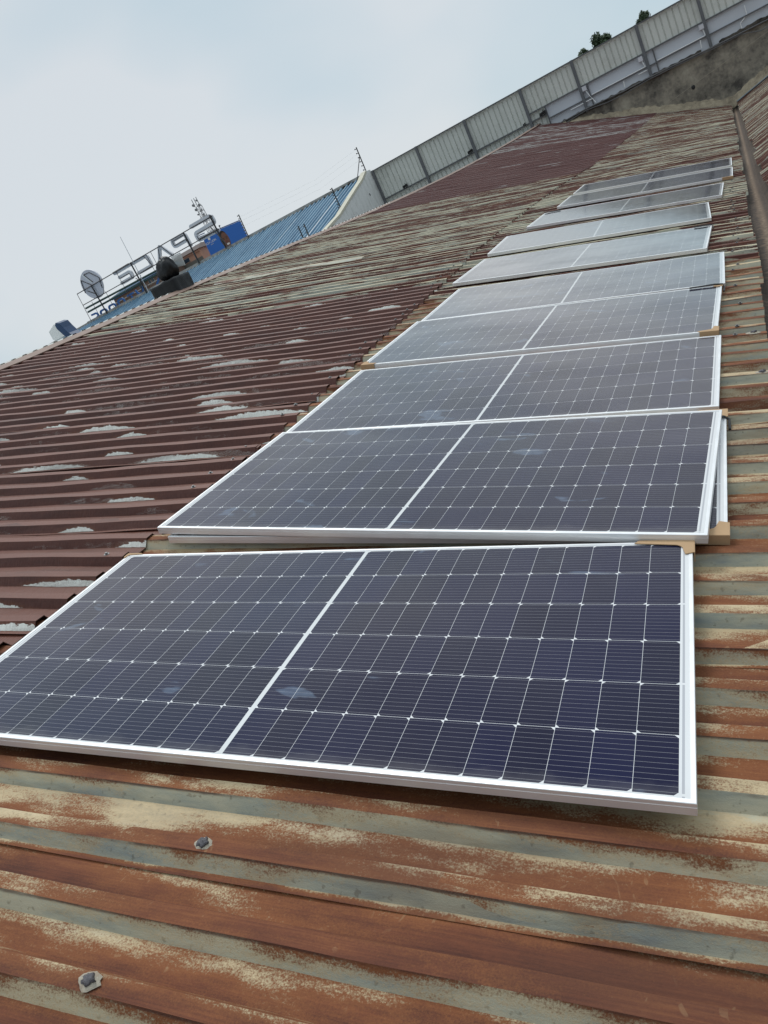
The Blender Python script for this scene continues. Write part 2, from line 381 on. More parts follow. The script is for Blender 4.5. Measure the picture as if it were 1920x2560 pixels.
# ------------------------------------------------------------------ the roof the panels lie on
roof = thing('warehouse_building', 'long low building with a rusty ribbed sheet roof under the solar panels', 'building', (0, 0, 0))
def fm(u, s, h): return rp(u, s + SKEW * u, hb(u, s + SKEW * u) + h)
RIDGE = -7.62
def ridge_u(v): return RIDGE + .012 * max(0, v - 14)
k = -20; ncol = 0
while E0 + PITCH * k < 35.0:
    s0 = E0 + PITCH * k; rng = random.Random(100 + ncol)
    # lower sheet, lap to gutter
    jig = rng.uniform(-.02, .02)
    mb = MB()
    near = s0 < 3.2
    sheet(mb, fm, lambda v: lap(v) - .18, lambda v, j=jig: gut(v) + j, k, 5, 0, 100 + ncol, du=.1 if near else .22, wob=.0022 if near else .0042, lip=True)
    kd = M_rust if s0 < 6.3 else M_grey
    o = mb.build('roof_sheet', kd, roof)
    fattr(o, 'seed', rng.uniform(0, 5)); fattr(o, 'bias', rng.uniform(-.03, .05) if kd is M_rust else rng.uniform(-.03, .05))
    # upper sheet, ridge to lap
    jig = rng.uniform(-.025, .025)
    mb = MB()
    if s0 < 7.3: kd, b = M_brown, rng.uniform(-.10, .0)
    elif s0 < 17.2: kd, b = M_grey, rng.uniform(-.075, .035)
    else: kd, b = M_red, rng.uniform(-.06, .0) + (.13 if s0 > 27 else .03)
    if s0 < 17.2:
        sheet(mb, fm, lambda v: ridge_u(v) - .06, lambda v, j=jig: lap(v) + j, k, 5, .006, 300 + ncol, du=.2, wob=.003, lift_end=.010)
    else:      # the newer dark red sheets have deeper ribs
        sheet(mb, fm, lambda v: ridge_u(v) - .06, lambda v, j=jig: lap(v) + j, k, 5, .010, 300 + ncol, du=.4, wob=.003, top=.05, dep=.045)
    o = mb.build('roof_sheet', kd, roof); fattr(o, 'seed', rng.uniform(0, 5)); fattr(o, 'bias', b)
    k += 5; ncol += 1
# ridge flashing and the pale sheet ends of the far slope standing up behind it
mb = MB(); prev = None; vv = -2.0
while vv <= 34.9:
    wob = .008 * math.sin(vv * 1.7) + .006 * math.sin(vv * 4.1)
    cw = .13 - .07 * max(0, min(1, (vv - 12) / 8)); a = rp(ridge_u(vv) + cw + wob, vv, hb(RIDGE, vv) + .014 + .5 * abs(wob)); b = rp(ridge_u(vv) - .02, vv, hb(RIDGE, vv) + .034); c = rp(ridge_u(vv) - .10, vv, hb(RIDGE, vv) + .006)
    d = a - NW * .012
    cur = [mb.pt(q) for q in (d, a, b, c)]
    if prev:
        for i in range(3): mb.face((prev[i], cur[i], cur[i + 1], prev[i + 1]))
    prev = cur; vv += .45
mb.build('ridge_cap', M_cap, roof)
mb = MB(); prev = None; s_ = -2.0; i = 0
while s_ <= 18.5:
    hh = (0, 1, 1, 0)[i % 4] * .022
    top = lerp_tab(s_, [(-2, .0), (6, -.012), (8, -.035), (10, -.055), (19, -.07)])
    a = rp(ridge_u(s_) - .09, s_, hb(RIDGE, s_) + .012 + hh); b = rp(ridge_u(s_) - .28, s_ - .02, hb(RIDGE, s_) + top + hh)
    cur = (mb.pt(a), mb.pt(b))
    if prev: mb.face((prev[0], cur[0], cur[1], prev[1]))
    prev = cur; s_ += (.03, .055, .03, .057)[i % 4]; i += 1
mb.build('back_slope_sheet', M_white_sheet, roof)
mb = MB()
prev = None
for vv in [-3 + .75 * i for i in range(41)]:
    cur = [mb.pt(rp(ridge_u(vv) - .09, vv, hb(RIDGE, vv) - .03)), mb.pt((-14.5, vv, -1.4))]
    if prev: mb.face((prev[0], cur[0], cur[1], prev[1]))
    prev = cur
mb.build('back_slope', M_white_sheet, roof)
# valley gutter
mb = MB(); prev = None; vv = -3.0
g = NT('dirty_gutter'); p = g.uv('UVMap'); q = g.sep(p)
n_ = g.noise(g.xyz(g.mul(q[0], 5.0), g.mul(q[1], 22.0), 0.0), 1, 6, .7)
colg = g.ramp(g.add(g.mul(n_, .8), g.mul(g.sm(g.math('ABSOLUTE', g.sub(g.add(q[0], g.mul(g.sub(n_, .5), .3)), .5)), .22, .01), .20)), [(.30, (.025, .018, .014)), (.46, (.080, .053, .035)), (.60, (.155, .108, .072)), (.78, (.33, .25, .175))])
M_gutter = g.set(colg, .85)
GW = .20
def opp_edge(v): return rp(gut(v), v, hb(0, v)) + Vector((GW + .012 * max(0, 12 - v), 0, .02))
while vv <= 34.9:
    L0 = rp(gut(vv) - .10, vv, hb(0, vv) - .06); L1 = rp(gut(vv) + .03, vv, hb(0, vv) - .13); R1 = opp_edge(vv) + Vector((-.05, 0, -.17)); R0 = opp_edge(vv) + Vector((.10, 0, -.06))
    mid_ = (L1 + R1) / 2 - Vector((0, 0, .012))
    cur = [mb.pt(x) for x in (L0, L1, mid_, R1, R0)]
    if prev:
        for i, (ua, ub) in enumerate(((0, .15), (.15, .5), (.5, .85), (.85, 1))):
            mb.face((prev[i], prev[i + 1], cur[i + 1], cur[i]), uv=((ua, pv), (ub, pv), (ub, vv), (ua, vv)))
    prev = cur; pv = vv; vv += .5
mb.build('valley_gutter', M_gutter, roof)
mb = MB()
mb.box((-14.4, -3.4, -9), (5.8, -3.2, -1.6)); mb.box((5.6, -3.2, -9), (5.8, 34.8, -1.8)); mb.box((-14.4, -3.2, -9), (-14.2, 27, -1.5))
mb.build('wall', M_wallplain, roof)
# roofing screws near the laps and along the gutter edge
scr = MB(); scr.tube([(0, 0, 0), (0, 0, .004)], .013, 10); scr.tube([(0, 0, .004), (0, 0, .011)], .0065, 6)
scr_me = scr.build('roofing_screw', M_screw, roof)
rotN = NW.to_track_quat('Z', 'Y').to_euler()
first = True
def screw(u, kk, off=.022, h=.007):
    global first
    s_ = E0 + PITCH * kk + off; v = s_ + SKEW * u
    o = scr_me if first else scr_me.copy()
    if not first: COL.objects.link(o)
    first = False
    o.location = rp(u, v, hb(u, v) + h); o.rotation_euler = rotN; o.parent = roof
rng = random.Random(5)
for kk in range(2, 46):
    if rng.random() < .62: screw(lap(E0 + PITCH * kk) - rng.uniform(.05, .12), kk, h=.013)
for kk in range(22, 80):
    if rng.random() < .5: screw(gut(E0 + PITCH * kk) - rng.uniform(.12, .18), kk, h=.003)
# sealant dabs over old fixings on the rib tops near the camera
def dab(u, kk, r=.019):
    s_ = E0 + PITCH * kk + .022; v = s_ + SKEW * u; c = rp(u, v, hb(u, v) + .003)
    mb = MB(); rr = random.Random(kk)
    for ring, (k_, h_) in enumerate(((1, 0), (.72, .0045), (.3, .006))):
        mb.ring = [mb.pt(c + UW * (r * k_ * math.cos(a) * (1.25 + .2 * rr.uniform(-1, 1))) + VW * (min(r, .021) * k_ * math.sin(a) * (1 + .15 * rr.uniform(-1, 1))) + NW * h_) for a in [2 * math.pi * j / 16 for j in range(16)]]
        if ring:
            for j in range(16): mb.face((old[j], old[(j + 1) % 16], mb.ring[(j + 1) % 16], mb.ring[j]))
        old = mb.ring
    mb.face(old)
    d = mb.build('sealant_dab', M_sealant, roof, True)
    b = MB(); cc = c + NW * .006; b.ellipsoid(cc, (.017, .013, .008), 14, 8, lambda q: 1 + .35 * math.sin(q[0] * 5 + kk) * math.cos(q[1] * 6) * abs(q[2]) + .2 * math.sin(q[0] * 9 + q[1] * 7))
    b.build('roofing_screw', paint('dull_screw', (.12, .115, .125), .5, .3, var=.5, scale=150, bump=.5), d, True)
dab(-1.14, 0); dab(-1.18, -2, .021); dab(.09, 18, .03); dab(.06, 22, .03)

# raised loose strip of sheet on the upper slope
mb = MB()
def strip(us, v0, v1, h0, h1):
    pr_ = None
    for u in us:
        pts = [rp(u, v0 + SKEW * (u - us[0]), hb(u, v0) + h0 + .008 * math.sin(u * 2)), rp(u, (v0 + v1) / 2 + SKEW * (u - us[0]), hb(u, v0) + h1 + .008 * math.sin(u * 2 + .4)), rp(u, v1 + SKEW * (u - us[0]), hb(u, v1) + h1 + .008 * math.sin(u * 2 + .4))]
        pts += [p_ - NW * .006 for p_ in pts[::-1]]
        c_ = [mb.pt(p_) for p_ in pts]
        if pr_:
            for i in range(6): mb.face((pr_[i], c_[i], c_[(i + 1) % 6], pr_[(i + 1) % 6]), uv=((u - .2, i * .1), (u, i * .1), (u, i * .1 + .1), (u - .2, i * .1 + .1)), loc=((.5, 1),) * 4, zone=2.0 if i else 1.0)
        else: mb.face(c_[::-1], uv=((0, 0),) * 6, loc=((0, 0),) * 6, zone=1.0)
        pr_ = c_
    mb.face(pr_, uv=((0, 0),) * 6, loc=((0, 0),) * 6, zone=1.0)
strip([-7.1 + .2 * i for i in range(13)], 9.84, 9.99, .010, .032)
o = mb.build('loose_roof_sheet', M_grey); fattr(o, 'seed', 2.2); fattr(o, 'bias', -.05)
tag(o, 'pale loose strip of sheet metal lying raised on the grey upper roof slope', 'sheet')

# ------------------------------------------------------------------ the roof rising beyond the gutter
opp = thing('opposite_roof', 'rust streaked sheet roof rising to the right of the valley gutter', 'roof', (1, 20, -1.2))
opp.matrix_world = Matrix.Identity(4)
OC, OS = math.cos(R(17)), math.sin(R(17))
def fo(u, s, h): return opp_edge(s) + Vector((OC * u - OS * h, 0, OS * u + OC * h))
k = 12; i = 0
while E0 + PITCH * k < 34.6:
    rng = random.Random(800 + i); mb = MB(); j = rng.uniform(-.03, .03)
    sheet(mb, fo, lambda v, j=j: j, lambda v: 5.5, k, 5, 0, 500 + i, du=.5, wob=.004, lip=False)
    o = mb.build('roof_sheet', M_grey, opp); fattr(o, 'seed', rng.uniform(0, 5)); fattr(o, 'bias', rng.uniform(.0, .07)); k += 5; i += 1
mb = MB(); a = fo(0, 34.45, .03); b = fo(5.5, 34.45, .03)
mb.hexa([a, b, b + Vector((0, .35, 0)), a + Vector((0, .35, 0)), a + Vector((0, 0, .03)), b + Vector((0, 0, .03)), b + Vector((0, .35, .03)), a + Vector((0, .35, .03))])
mb.build('rake_flashing', paint('blue_grey_flashing', (.34, .40, .44), .5, var=.25, scale=3), opp)

# ------------------------------------------------------------------ solar panels
def cell_mat():
    g = NT('solar_cell_glass'); q = g.sep(g.uv('UVMap')); x, y = q[0], q[1]
    X0, CW, Y0, CH, GAP = .034, .0915, .018, .183, .014
    x1 = g.sub(x, X0); right = g.math('GREATER_THAN', x1, 12 * CW + GAP / 2)
    x2 = g.sub(x1, g.mul(right, GAP)); cx = g.math('DIVIDE', x2, CW); cy = g.math('DIVIDE', g.sub(y, Y0), CH)
    fx = g.math('FRACT', cx); fy = g.math('FRACT', cy); row = g.math('FLOOR', cy); col_i = g.math('FLOOR', cx)
    dx = g.mul(g.math('MINIMUM', fx, g.inv(fx)), CW); dy = g.mul(g.math('MINIMUM', fy, g.inv(fy)), CH)
    odd = g.math('MODULO', row, 2.0)
    cxd = g.mul(g.add(g.mul(odd, fx), g.mul(g.inv(odd), g.inv(fx))), CW)
    cham = g.math('LESS_THAN', g.add(cxd, dy), .0102)
    line = g.math('MAXIMUM', g.math('LESS_THAN', dx, .00048), g.math('LESS_THAN', dy, .0006))
    outx = g.math('MAXIMUM', g.math('LESS_THAN', x2, 0.0), g.math('GREATER_THAN', x2, 24 * CW))
    outy = g.math('MAXIMUM', g.math('LESS_THAN', cy, 0.0), g.math('GREATER_THAN', cy, 6.0))
    midg = g.math('LESS_THAN', g.math('ABSOLUTE', g.sub(x1, 12 * CW + GAP / 2)), GAP / 2)
    white = g.math('MINIMUM', 1.0, g.add(cham, line, outx, outy, midg))
    bus = g.math('LESS_THAN', g.math('ABSOLUTE', g.sub(g.math('FRACT', g.mul(fy, 11.0)), .5)), .021)
    pad = g.mul(bus, g.math('LESS_THAN', g.math('ABSOLUTE', g.sub(fx, .5)), .47))
    hue = g.white(g.xyz(col_i, row, 2.0))
    n = g.noise(g.xyz(g.mul(x, 2.0), g.mul(y, 2.0), 0.0), 1, 3, .5)
    cell = g.mix(g.add(g.mul(hue, .5), g.mul(n, .5)), (.0022, .0033, .018), (.0040, .0068, .046))
    oi = g.new('ShaderNodeObjectInfo').outputs['Random']
    sm_ = g.noise(g.xyz(g.mul(x, 3.1), g.mul(y, 5.2), g.mul(oi, 40.0)), 1, 3, .5, .6)
    wipe = g.mul(g.sm(sm_, .665, .71), g.noise(g.xyz(g.mul(x, 20.0), g.mul(y, 60.0), 1.0), 1, 3, .6), .55)
    cell = g.mix(wipe, cell, (.20, .28, .40))
    c = g.mix(g.mul(bus, .8), cell, (.34, .34, .37))
    c = g.mix(white, c, (.68, .69, .70))
    rib = g.mul(outx, g.math('LESS_THAN', g.math('ABSOLUTE', g.sub(g.math('ABSOLUTE', g.sub(x2, 12 * CW)), 12 * CW + .0085)), .0028), g.math('GREATER_THAN', g.math('ABSOLUTE', g.sub(g.math('FRACT', g.mul(cy, .5)), .0)), .02))
    c = g.mix(rib, c, (.42, .43, .46))
    c = g.mix(g.mul(midg, .6), c, (.62, .64, .64))
    dust = g.noise(g.xyz(x, y, g.mul(oi, 9.0)), 7, 5, .65)
    c = g.mix(g.math('MAXIMUM', g.lin(dust, .3, .8, .003, .014), g.mul(g.sm(g.add(y, g.mul(g.sub(dust, .5), .09)), .065, .015), .10)), c, (.45, .43, .40))
    # anti-reflective glass: almost no mirror image from above, a strong one at a grazing angle
    lw = g.new('ShaderNodeLayerWeight'); lw.inputs['Blend'].default_value = .5
    fr_ = g.add(.006, g.math('POWER', lw.outputs['Facing'], 3.75), g.sm(lw.outputs['Facing'], .71, .86, 0, .17))
    fr_ = g.math('MINIMUM', .72, g.mul(fr_, g.lin(g.noise(g.xyz(g.mul(x, 1.3), g.mul(y, 2.6), g.mul(oi, 17.0)), 1, 4, .55), .3, .7, .86, 1.14)))
    gls = g.new('ShaderNodeBsdfGlossy'); g.put(gls.inputs['Color'], (1.0, .965, .925)); g.put(gls.inputs['Roughness'], g.lin(dust, .3, .8, .07, .13))
    ms = g.new('ShaderNodeMixShader'); g.put(ms.inputs[0], fr_)
    g.set(c, .6, 0, 0.0)
    g.t.links.new(g.b.outputs[0], ms.inputs[1]); g.t.links.new(gls.outputs[0], ms.inputs[2])
    g.t.links.new(ms.outputs[0], g.t.nodes['Material Output'].inputs['Surface'])
    return g.mat
M_cell = cell_mat()
g = NT('anodised_frame'); n_ = g.noise(g.obj(), 9, 4, .6)
M_frame = g.set(g.mix(n_, (.80, .81, .82), (.88, .89, .90)), g.lin(n_, .3, .7, .34, .46), .6)
M_board = paint('brown_cardboard', (.43, .28, .155), .85, var=.12, scale=18, bump=.15)
M_label = paint('white_label', (.78, .78, .76), .5, var=.03)
PL, PW, PT = 2.278, 1.134, .032
def panel_meshes():
    fr = MB(); F = .0115
    x, y = PL / 2, PW / 2
    O = [(-x, -y), (x, -y), (x, y), (-x, y)]; I = [(-x + F, -y + F), (x - F, -y + F), (x - F, y - F), (-x + F, y - F)]
    G = .0022   # shallow groove round the outer face of the frame
    levels = [(0, 0.0012), (-.0012, 0), (-.010, 0), (-.0106, -.0012), (-.0118, -.0012), (-.0124, 0), (-PT, 0)]
    rings = []
    for (z, e) in levels:
        ins = e if z == 0 else -e
        rings.append([fr.pt((px - math.copysign(abs(ins), px), py - math.copysign(abs(ins), py), z)) for px, py in O])
    for A, B in zip(rings, rings[1:]):
        for j in range(4): fr.face((A[j], B[j], B[(j + 1) % 4], A[(j + 1) % 4]))
    it = [fr.pt((*p, 0)) for p in I]; ib = [fr.pt((*p, -.0025)) for p in I]; bt = [fr.pt((px * .985, py * .97, -PT)) for px, py in O]
    ub = [fr.pt((px * .985, py * .97, -.006)) for px, py in O]
    for j in range(4):
        q = (j + 1) % 4
        fr.face((rings[0][j], rings[0][q], it[q], it[j])); fr.face((it[j], it[q], ib[q], ib[j]))
        fr.face((rings[-1][q], rings[-1][j], bt[j], bt[q])); fr.face((bt[q], bt[j], ub[j], ub[q]))
    gl = MB(); a, b = x - F + .001, y - F + .001
    P = [(-a, -b, -.0018), (a, -b, -.0018), (a, b, -.0018), (-a, b, -.0018)]
    gl.poly(P, uv=[(p[0] + x, p[1] + y) for p in P])
    gl.poly([(p[0], p[1], -.006) for p in P[::-1]], uv=[(0, 0)] * 4)
    return fr, gl
def uvn(u, v, n): return rp(u, v, n)
fr, gl = panel_meshes()
proto = None
def place_panel(u, v, yaw, n, label, full=None):
    global proto
    t = thing('solar_panel', label, 'solar panel', group='solar panels lying in a row down the roof')
    c, s_ = math.cos(yaw), math.sin(yaw)
    if full: ex, ey, ez = [UW * a + VW * b + NW * d for a, b, d in full]
    else: ex = UW * c + VW * s_; ey = UW * -s_ + VW * c; ez = NW
    m = Matrix.Identity(4)
    p = rp(u, v, n)
    for i in range(3): m[i][0] = ex[i]; m[i][1] = ey[i]; m[i][2] = ez[i]; m[i][3] = p[i]
    t.matrix_world = m
    if proto is None:
        proto = (fr.build('frame', M_frame, t), gl.build('cell_glass', M_cell, t))
    else:
        for q in proto: o = q.copy(); COL.objects.link(o); o.parent = t
    return t
R1 = ((0.9985, 0.054, 0.008), (-0.0536, 0.9978, -0.0393), (-0.0101, 0.0388, 0.9992))
P = {}
P[1] = place_panel(-1.2555, 1.6999, 0, -1.3175, 'nearest solar panel, dark blue, lying alone in front of the stacked pair', R1)
P['b'] = place_panel(-1.1936, 2.9423, .0164, -1.346, 'lower solar panel of the stacked pair, mostly covered by the panel on top of it')
R2 = ((0.9998, -0.021, -0.0001), (0.021, 0.9997, -0.0093), (0.0003, 0.0093, 1.0))
P[2] = place_panel(-1.2296, 2.9166, 0, -1.3125, 'upper solar panel of the stacked pair, lying crooked just behind the nearest panel', R2)
P[3] = place_panel(-1.238, 4.1228, .0085, -1.3399, 'solar panel behind the stacked pair, with a small white barcode label on its near edge')
P[4] = place_panel(-1.2601, 5.3096, -.0043, -1.324, 'solar panel with brown cardboard on both its near corners')
P[5] = place_panel(-1.2501, 6.5015, .0198, -1.332, 'solar panel touching the far edge of the one with cardboard on both near corners')
P[6] = place_panel(-1.3919, 7.8481, -.0077, -1.3162, 'pale sky reflecting solar panel, nearest of the three palest')
P[7] = place_panel(-1.4284, 9.225, .0528, -1.2913, 'pale solar panel turned slightly, middle one of the three palest')
P[8] = place_panel(-1.3282, 10.8195, -.0027, -1.2881, 'pale solar panel farthest of the three palest, just before the two dark end panels')
P[9] = place_panel(-1.229, 12.3303, .0069, -1.2727, 'dark solar panel second from the far end with one cardboard corner')
P[10] = place_panel(-1.2521, 13.7729, .0129, -1.2761, 'farthest solar panel of the row, dark grey, nearest the concrete wall')
mb = MB(); mb.box((.56, -PW / 2 - .0012, -.026), (.64, -PW / 2 - .0002, -.014)); st = mb.build('barcode_label', M_label, P[3])
mb = MB(); rng = random.Random(3); x = .565
while x < .632:
    wd = rng.choice((.0012, .0022, .003)); mb.box((x, -PW / 2 - .0016, -.023), (x + wd, -PW / 2 - .0012, -.018)); x += wd + rng.choice((.0015, .0025))
mb.build('barcode', M_black, st)

def cardboard(pk, sx, sy, ax, by, label, fw=.032):
    """folded card protector pushed over one corner of a panel"""
    mb = MB(); t = .0025; x, y = sx * (PL / 2 + .004), sy * (PW / 2 + .004); z0, z1 = -PT - .001, .0008
    n = 8; outer = [(x - sx * ax, y), (x, y), (x, y - sy * by)]
    arc = []
    rad = min(.03, ax * .4, by * .4)
    ix, iy = x - sx * fw, y - sy * fw
    inner = [(x - sx * (ax + .012), y - sy * fw * .55)] + [(ix - sx * rad + sx * rad * math.sin(q), iy - sy * rad + sy * rad * math.cos(q)) for q in [math.pi / 2 * i / n for i in range(n + 1)]] + [(x - sx * fw * .8, y - sy * (by + .01))]
    inner = [(px if abs(px - x) <= ax + .02 else x - sx * ax, py if abs(py - y) <= by + .02 else y - sy * by) for px, py in inner]
    ring = outer + inner[::-1]
    up_ = [mb.pt((*p, z1 + t)) for p in ring]; dn = [mb.pt((*p, z1)) for p in ring]
    flip = sx * sy < 0
    mb.face(up_ if flip else up_[::-1]); mb.face(dn[::-1] if flip else dn)
    for i in range(len(ring)):
        j = (i + 1) % len(ring); mb.face((dn[i], dn[j], up_[j], up_[i]))
    a = (min(x, x - sx * ax), min(y, y + sy * t), z0); b = (max(x, x - sx * ax), max(y, y + sy * t), z1 + t - .0003); mb.box(a, b)
    a = (min(x, x + sx * t), min(y + sy * t, y - sy * by), z0); b = (max(x, x + sx * t), max(y + sy * t, y - sy * by), z1 + t - .0006); mb.box(a, b)
    o = mb.build('corner_protector', M_board); o.matrix_world = P[pk].matrix_world.copy()
    return tag(o, label, 'cardboard corner', 'cardboard corners left on the panels')
cardboard(1, 1, 1, .17, .085, 'brown cardboard corner on the far right corner of the nearest panel')
cardboard(1, -1, 1, .07, .03, 'thin strip of cardboard on the far left corner of the nearest panel', .010)
cardboard('b', 1, -1, .20, .085, 'large torn cardboard corner sticking out under the near right corner of the stacked pair', .038)
cardboard('b', 1, 1, .12, .09, 'small cardboard corner at the far right of the stacked pair, above a black clip', .04)
cardboard(4, -1, -1, .10, .07, 'cardboard corner on the left of the panel with two wrapped near corners')
cardboard(4, 1, -1, .10, .09, 'cardboard corner on the right of the panel with two wrapped near corners')
cardboard(4, 1, 1, .05, .035, 'tiny cardboard corner bridging two touching panels at their right side', .035)
cardboard(9, 1, -1, .13, .03, 'cardboard corner on the dark panel second from the far end')
def lead(pk, pts, label):
    mb = MB(); mb.tube([Vector(q) for q in pts], .006, 6); o = mb.build('cable_lead', M_black); o.matrix_world = P[pk].matrix_world.copy()
    tag(o, label, 'cable', 'short black leads on the panels')
lead(4, [(.93, .555, .007), (1.02, .562, .008), (1.09, .568, .010), (1.142, .565, .007), (1.153, .54, -.015), (1.152, .48, -.024)], 'black lead lying across the right corner where two panels touch')
lead(6, [(.98, .556, .007), (1.06, .564, .010), (1.143, .562, .006), (1.152, .52, -.02)], 'black lead over the far right corner of a pale panel')
lead(8, [(-1.14, .55, .008), (-1.10, .568, .012), (-1.04, .56, .008), (-.92, .57, .007)], 'black lead at the far left corner of a pale panel')
lead('b', [(1.09, .46, .006), (1.13, .468, .007), (1.15, .46, -.004), (1.152, .40, -.026)], 'black clip hanging at the far right edge of the stacked pair')

# ------------------------------------------------------------------ end wall, sheet fence
def concrete(name, cols, sc=1.2, bump=.5):
    g = NT(name); p = g.pos()
    n = g.noise(p, sc, 8, .68); n2 = g.noise(p, sc * 9, 5, .65); n3 = g.noise(g.vscale(p, (3.0, 3.0, .5)), sc, 5, .6)
    c = g.ramp(g.add(g.mul(n, .65), g.mul(n2, .2), g.mul(n3, .15)), cols)
    g.bump(g.add(n2, g.mul(g.noise(p, 60, 3, .6), .4)), bump, .02)
    return g.set(c, .92, 0, .2)
M_dark = concrete('weathered_dark_concrete', [(.39, (.085, .077, .068)), (.46, (.20, .18, .15)), (.53, (.32, .285, .23)), (.62, (.45, .405, .325))], .8)
M_mortar = concrete('sandy_mortar', [(.38, (.20, .165, .12)), (.52, (.38, .32, .23)), (.68, (.50, .43, .32))], 2)
M_ledge = concrete('broken_ledge_stone', [(.38, (.03, .027, .025)), (.5, (.085, .075, .065)), (.62, (.17, .15, .125))], 3, .8)
YW = 34.9
wall = thing('concrete_wall', 'dark stained concrete wall at the end of the rusty roofs', 'wall', (-2, YW, -3)); wall.matrix_world = Matrix.Identity(4)
mb = MB(); mb.box((-14.6, YW, -9), (9, YW + .4, .96)); mb.build('wall_face', M_dark, wall)
mb = MB(); rng = random.Random(11)
def ledge(x0, x1):
    prev = None; x = x0
    while x <= x1 + 1e-6:
        zt = 1.045 + rng.uniform(-.03, .03); zb = .90 + rng.uniform(-.03, .03); yf = YW - .09 + rng.uniform(-.03, .03)
        cur = [mb.pt(q) for q in ((x, YW + .05, zb), (x, yf, zb + .02), (x, yf + rng.uniform(-.02, .02), zt - .02), (x, YW + .05, zt))]
        if prev:
            for i in range(4): mb.face((prev[i], cur[i], cur[(i + 1) % 4], prev[(i + 1) % 4]))
        else: mb.face(cur)
        prev = cur; x += .12
    mb.face(prev[::-1])
ledge(-6.8, -.95); ledge(-.42, 5.0)
mb.build('broken_ledge', M_ledge, wall)
# sandy mortar fillet along both roofs
mb = MB(); prev = None; x = -7.1
def roofz(X):
    u = (X - NW[0] * -1.3) / UW[0]
    return rp(u, 34.6, hb(u, 34.6)).z
while x <= 5.0:
    zr = roofz(x) if x < -.62 else (opp_edge(34.5).z + (x - opp_edge(34.5).x) * math.tan(R(17)))
    t = lerp_tab(x, [(-7.1, .03), (-6.6, .10), (-5.6, .22), (-3.6, .30), (-.8, .26), (-.5, .34), (2, .30), (5, .3)])
    a = .018 * math.sin(x * 3.1) + .012 * math.sin(x * 9.7 + 1) + .014 * math.sin(x * 23 + 2) + rng.uniform(-.012, .012)
    cur = [mb.pt(q) for q in ((x, YW - .28 - a * .5, zr - .08), (x, YW - .25 - a, zr + .035), (x, YW - .07 - .5 * a, zr + t * .8 + a), (x, YW + .02, zr + t + a * 1.6))]
    if prev:
        for i in range(3): mb.face((prev[i], cur[i], cur[i + 1], prev[i + 1]))
    prev = cur; x += .09
mb.build('mortar_fillet', M_mortar, wall, smooth=True)
mb = MB(); mb.ellipsoid((-1.62, YW - .003, -.02), (.07, .02, .09), 9, 6); mb.build('drain_hole', M_black, wall)

fence = thing('sheet_metal_fence', 'long fence of pale ribbed metal sheets on grey posts above the rusty roof', 'fence', (-6, YW, 1)); fence.matrix_world = Matrix.Identity(4)
M_clad = paint('pale_green_grey_cladding', (.66, .675, .63), .5, var=.10, scale=1.2, dirt=(.40, .41, .37), dirt_amt=.6)
M_flat = paint('light_blue_grey_board', (.60, .63, .68), .5, var=.05, scale=1.5)
PX = [-14.74, -12.45, -10.08, -7.55, -5.37, -2.85, -.70, 1.85, 4.2]
mb_ = None
for i, (a, b) in enumerate(zip(PX, PX[1:])):
    zb = .5 if b < -7.4 else 1.84
    mb = MB(); rng = random.Random(60 + i)
    def clad(x0, x1, zb, zt):
        x = x0; pts = []
        while x < x1 - .02:
            st_ = .215 + rng.uniform(-.02, .02)
            pts += [(x, 0), (x + st_ - .06, rng.uniform(-.003, .004)), (x + st_ - .04, .045), (x + st_ - .018, .045)]; x += st_
        pts.append((x1, 0)); pts = [p for p in pts if p[0] <= x1]
        lo = [mb.pt((p[0], YW + p[1], zb)) for p in pts]; hi = [mb.pt((p[0], YW + p[1], zt)) for p in pts]
        for j in range(len(pts) - 1): mb.face((lo[j], lo[j + 1], hi[j + 1], hi[j]))
    if b < -5 and a < -7: pass
    if i == 3:
        clad(a, -6.86, .9, 1.84); clad(a, b, 1.842, 2.84)
    else: clad(a, b, zb, 2.84)
    mb.build('cladding_sheet', M_clad, fence)
    if i >= 3:
        x0 = -6.83 if i == 3 else a
        mb = MB(); mb.box((x0, YW + .005, .962), (b - .004, YW + .02, 1.838)); mb.build('flat_board', M_flat, fence)
for x in PX[:-1]:
    zb = .6 if x < -7 else .92
    mb = MB(); mb.box((x - .055, YW - .11, zb), (x + .055, YW - .03, 2.86)); mb.build('post', M_post, fence)
for (z, x0, x1, h, d, nm) in ((2.83, -14.8, 4.2, .045, .07, 'top_rail'), (1.53, -14.7, -6.86, .055, .075, 'rail'), (1.84, -7.5, 4.2, .05, .06, 'rail'), (1.35, -6.8, 4.2, .045, .055, 'rail')):
    mb = MB(); mb.box((x0, YW - .03 - d, z - h / 2), (x1, YW - .024, z + h / 2))
    o = mb.build(nm, M_rail, fence)
for x in (-6.84, -5.09, -2.55):
    mb = MB(); mb.box((x - .022, YW - .075, 1.02), (x + .022, YW - .022, 1.86)); mb.build('short_post', M_rail, fence)
# junction boxes with white conduit
M_pvc = paint('white_plastic', (.62, .62, .66), .4, var=.05)
M_pipe = paint('white_conduit', (.84, .85, .85), .35, var=.05)
def jbox(x, z, label, pipe):
    t = thing('junction_box', label, 'junction box', (x, YW - .06, z), 'white junction boxes on the fence')
    mb = MB(); mb.box((-.085, -.06, -.085), (.085, .03, .085)); mb.build('box', M_pvc, t)
    mb = MB(); mb.box((-.075, -.07, -.075), (.075, -.0605, .075)); mb.build('lid', M_pvc, t)
    for p in pipe:
        mb = MB(); mb.tube([(q[0] - x, -.02, q[1] - z) for q in p], .018, 8); mb.build('conduit', M_pipe, t)
jbox(-5.22, 1.72, 'white junction box beside the fence post nearest the mortar end of the boards', [[(-5.2, 1.64), (-5.12, 1.40), (-5.05, 1.26), (-5.95, 1.25)], [(-5.05, 1.26), (-4.99, 1.08)]])
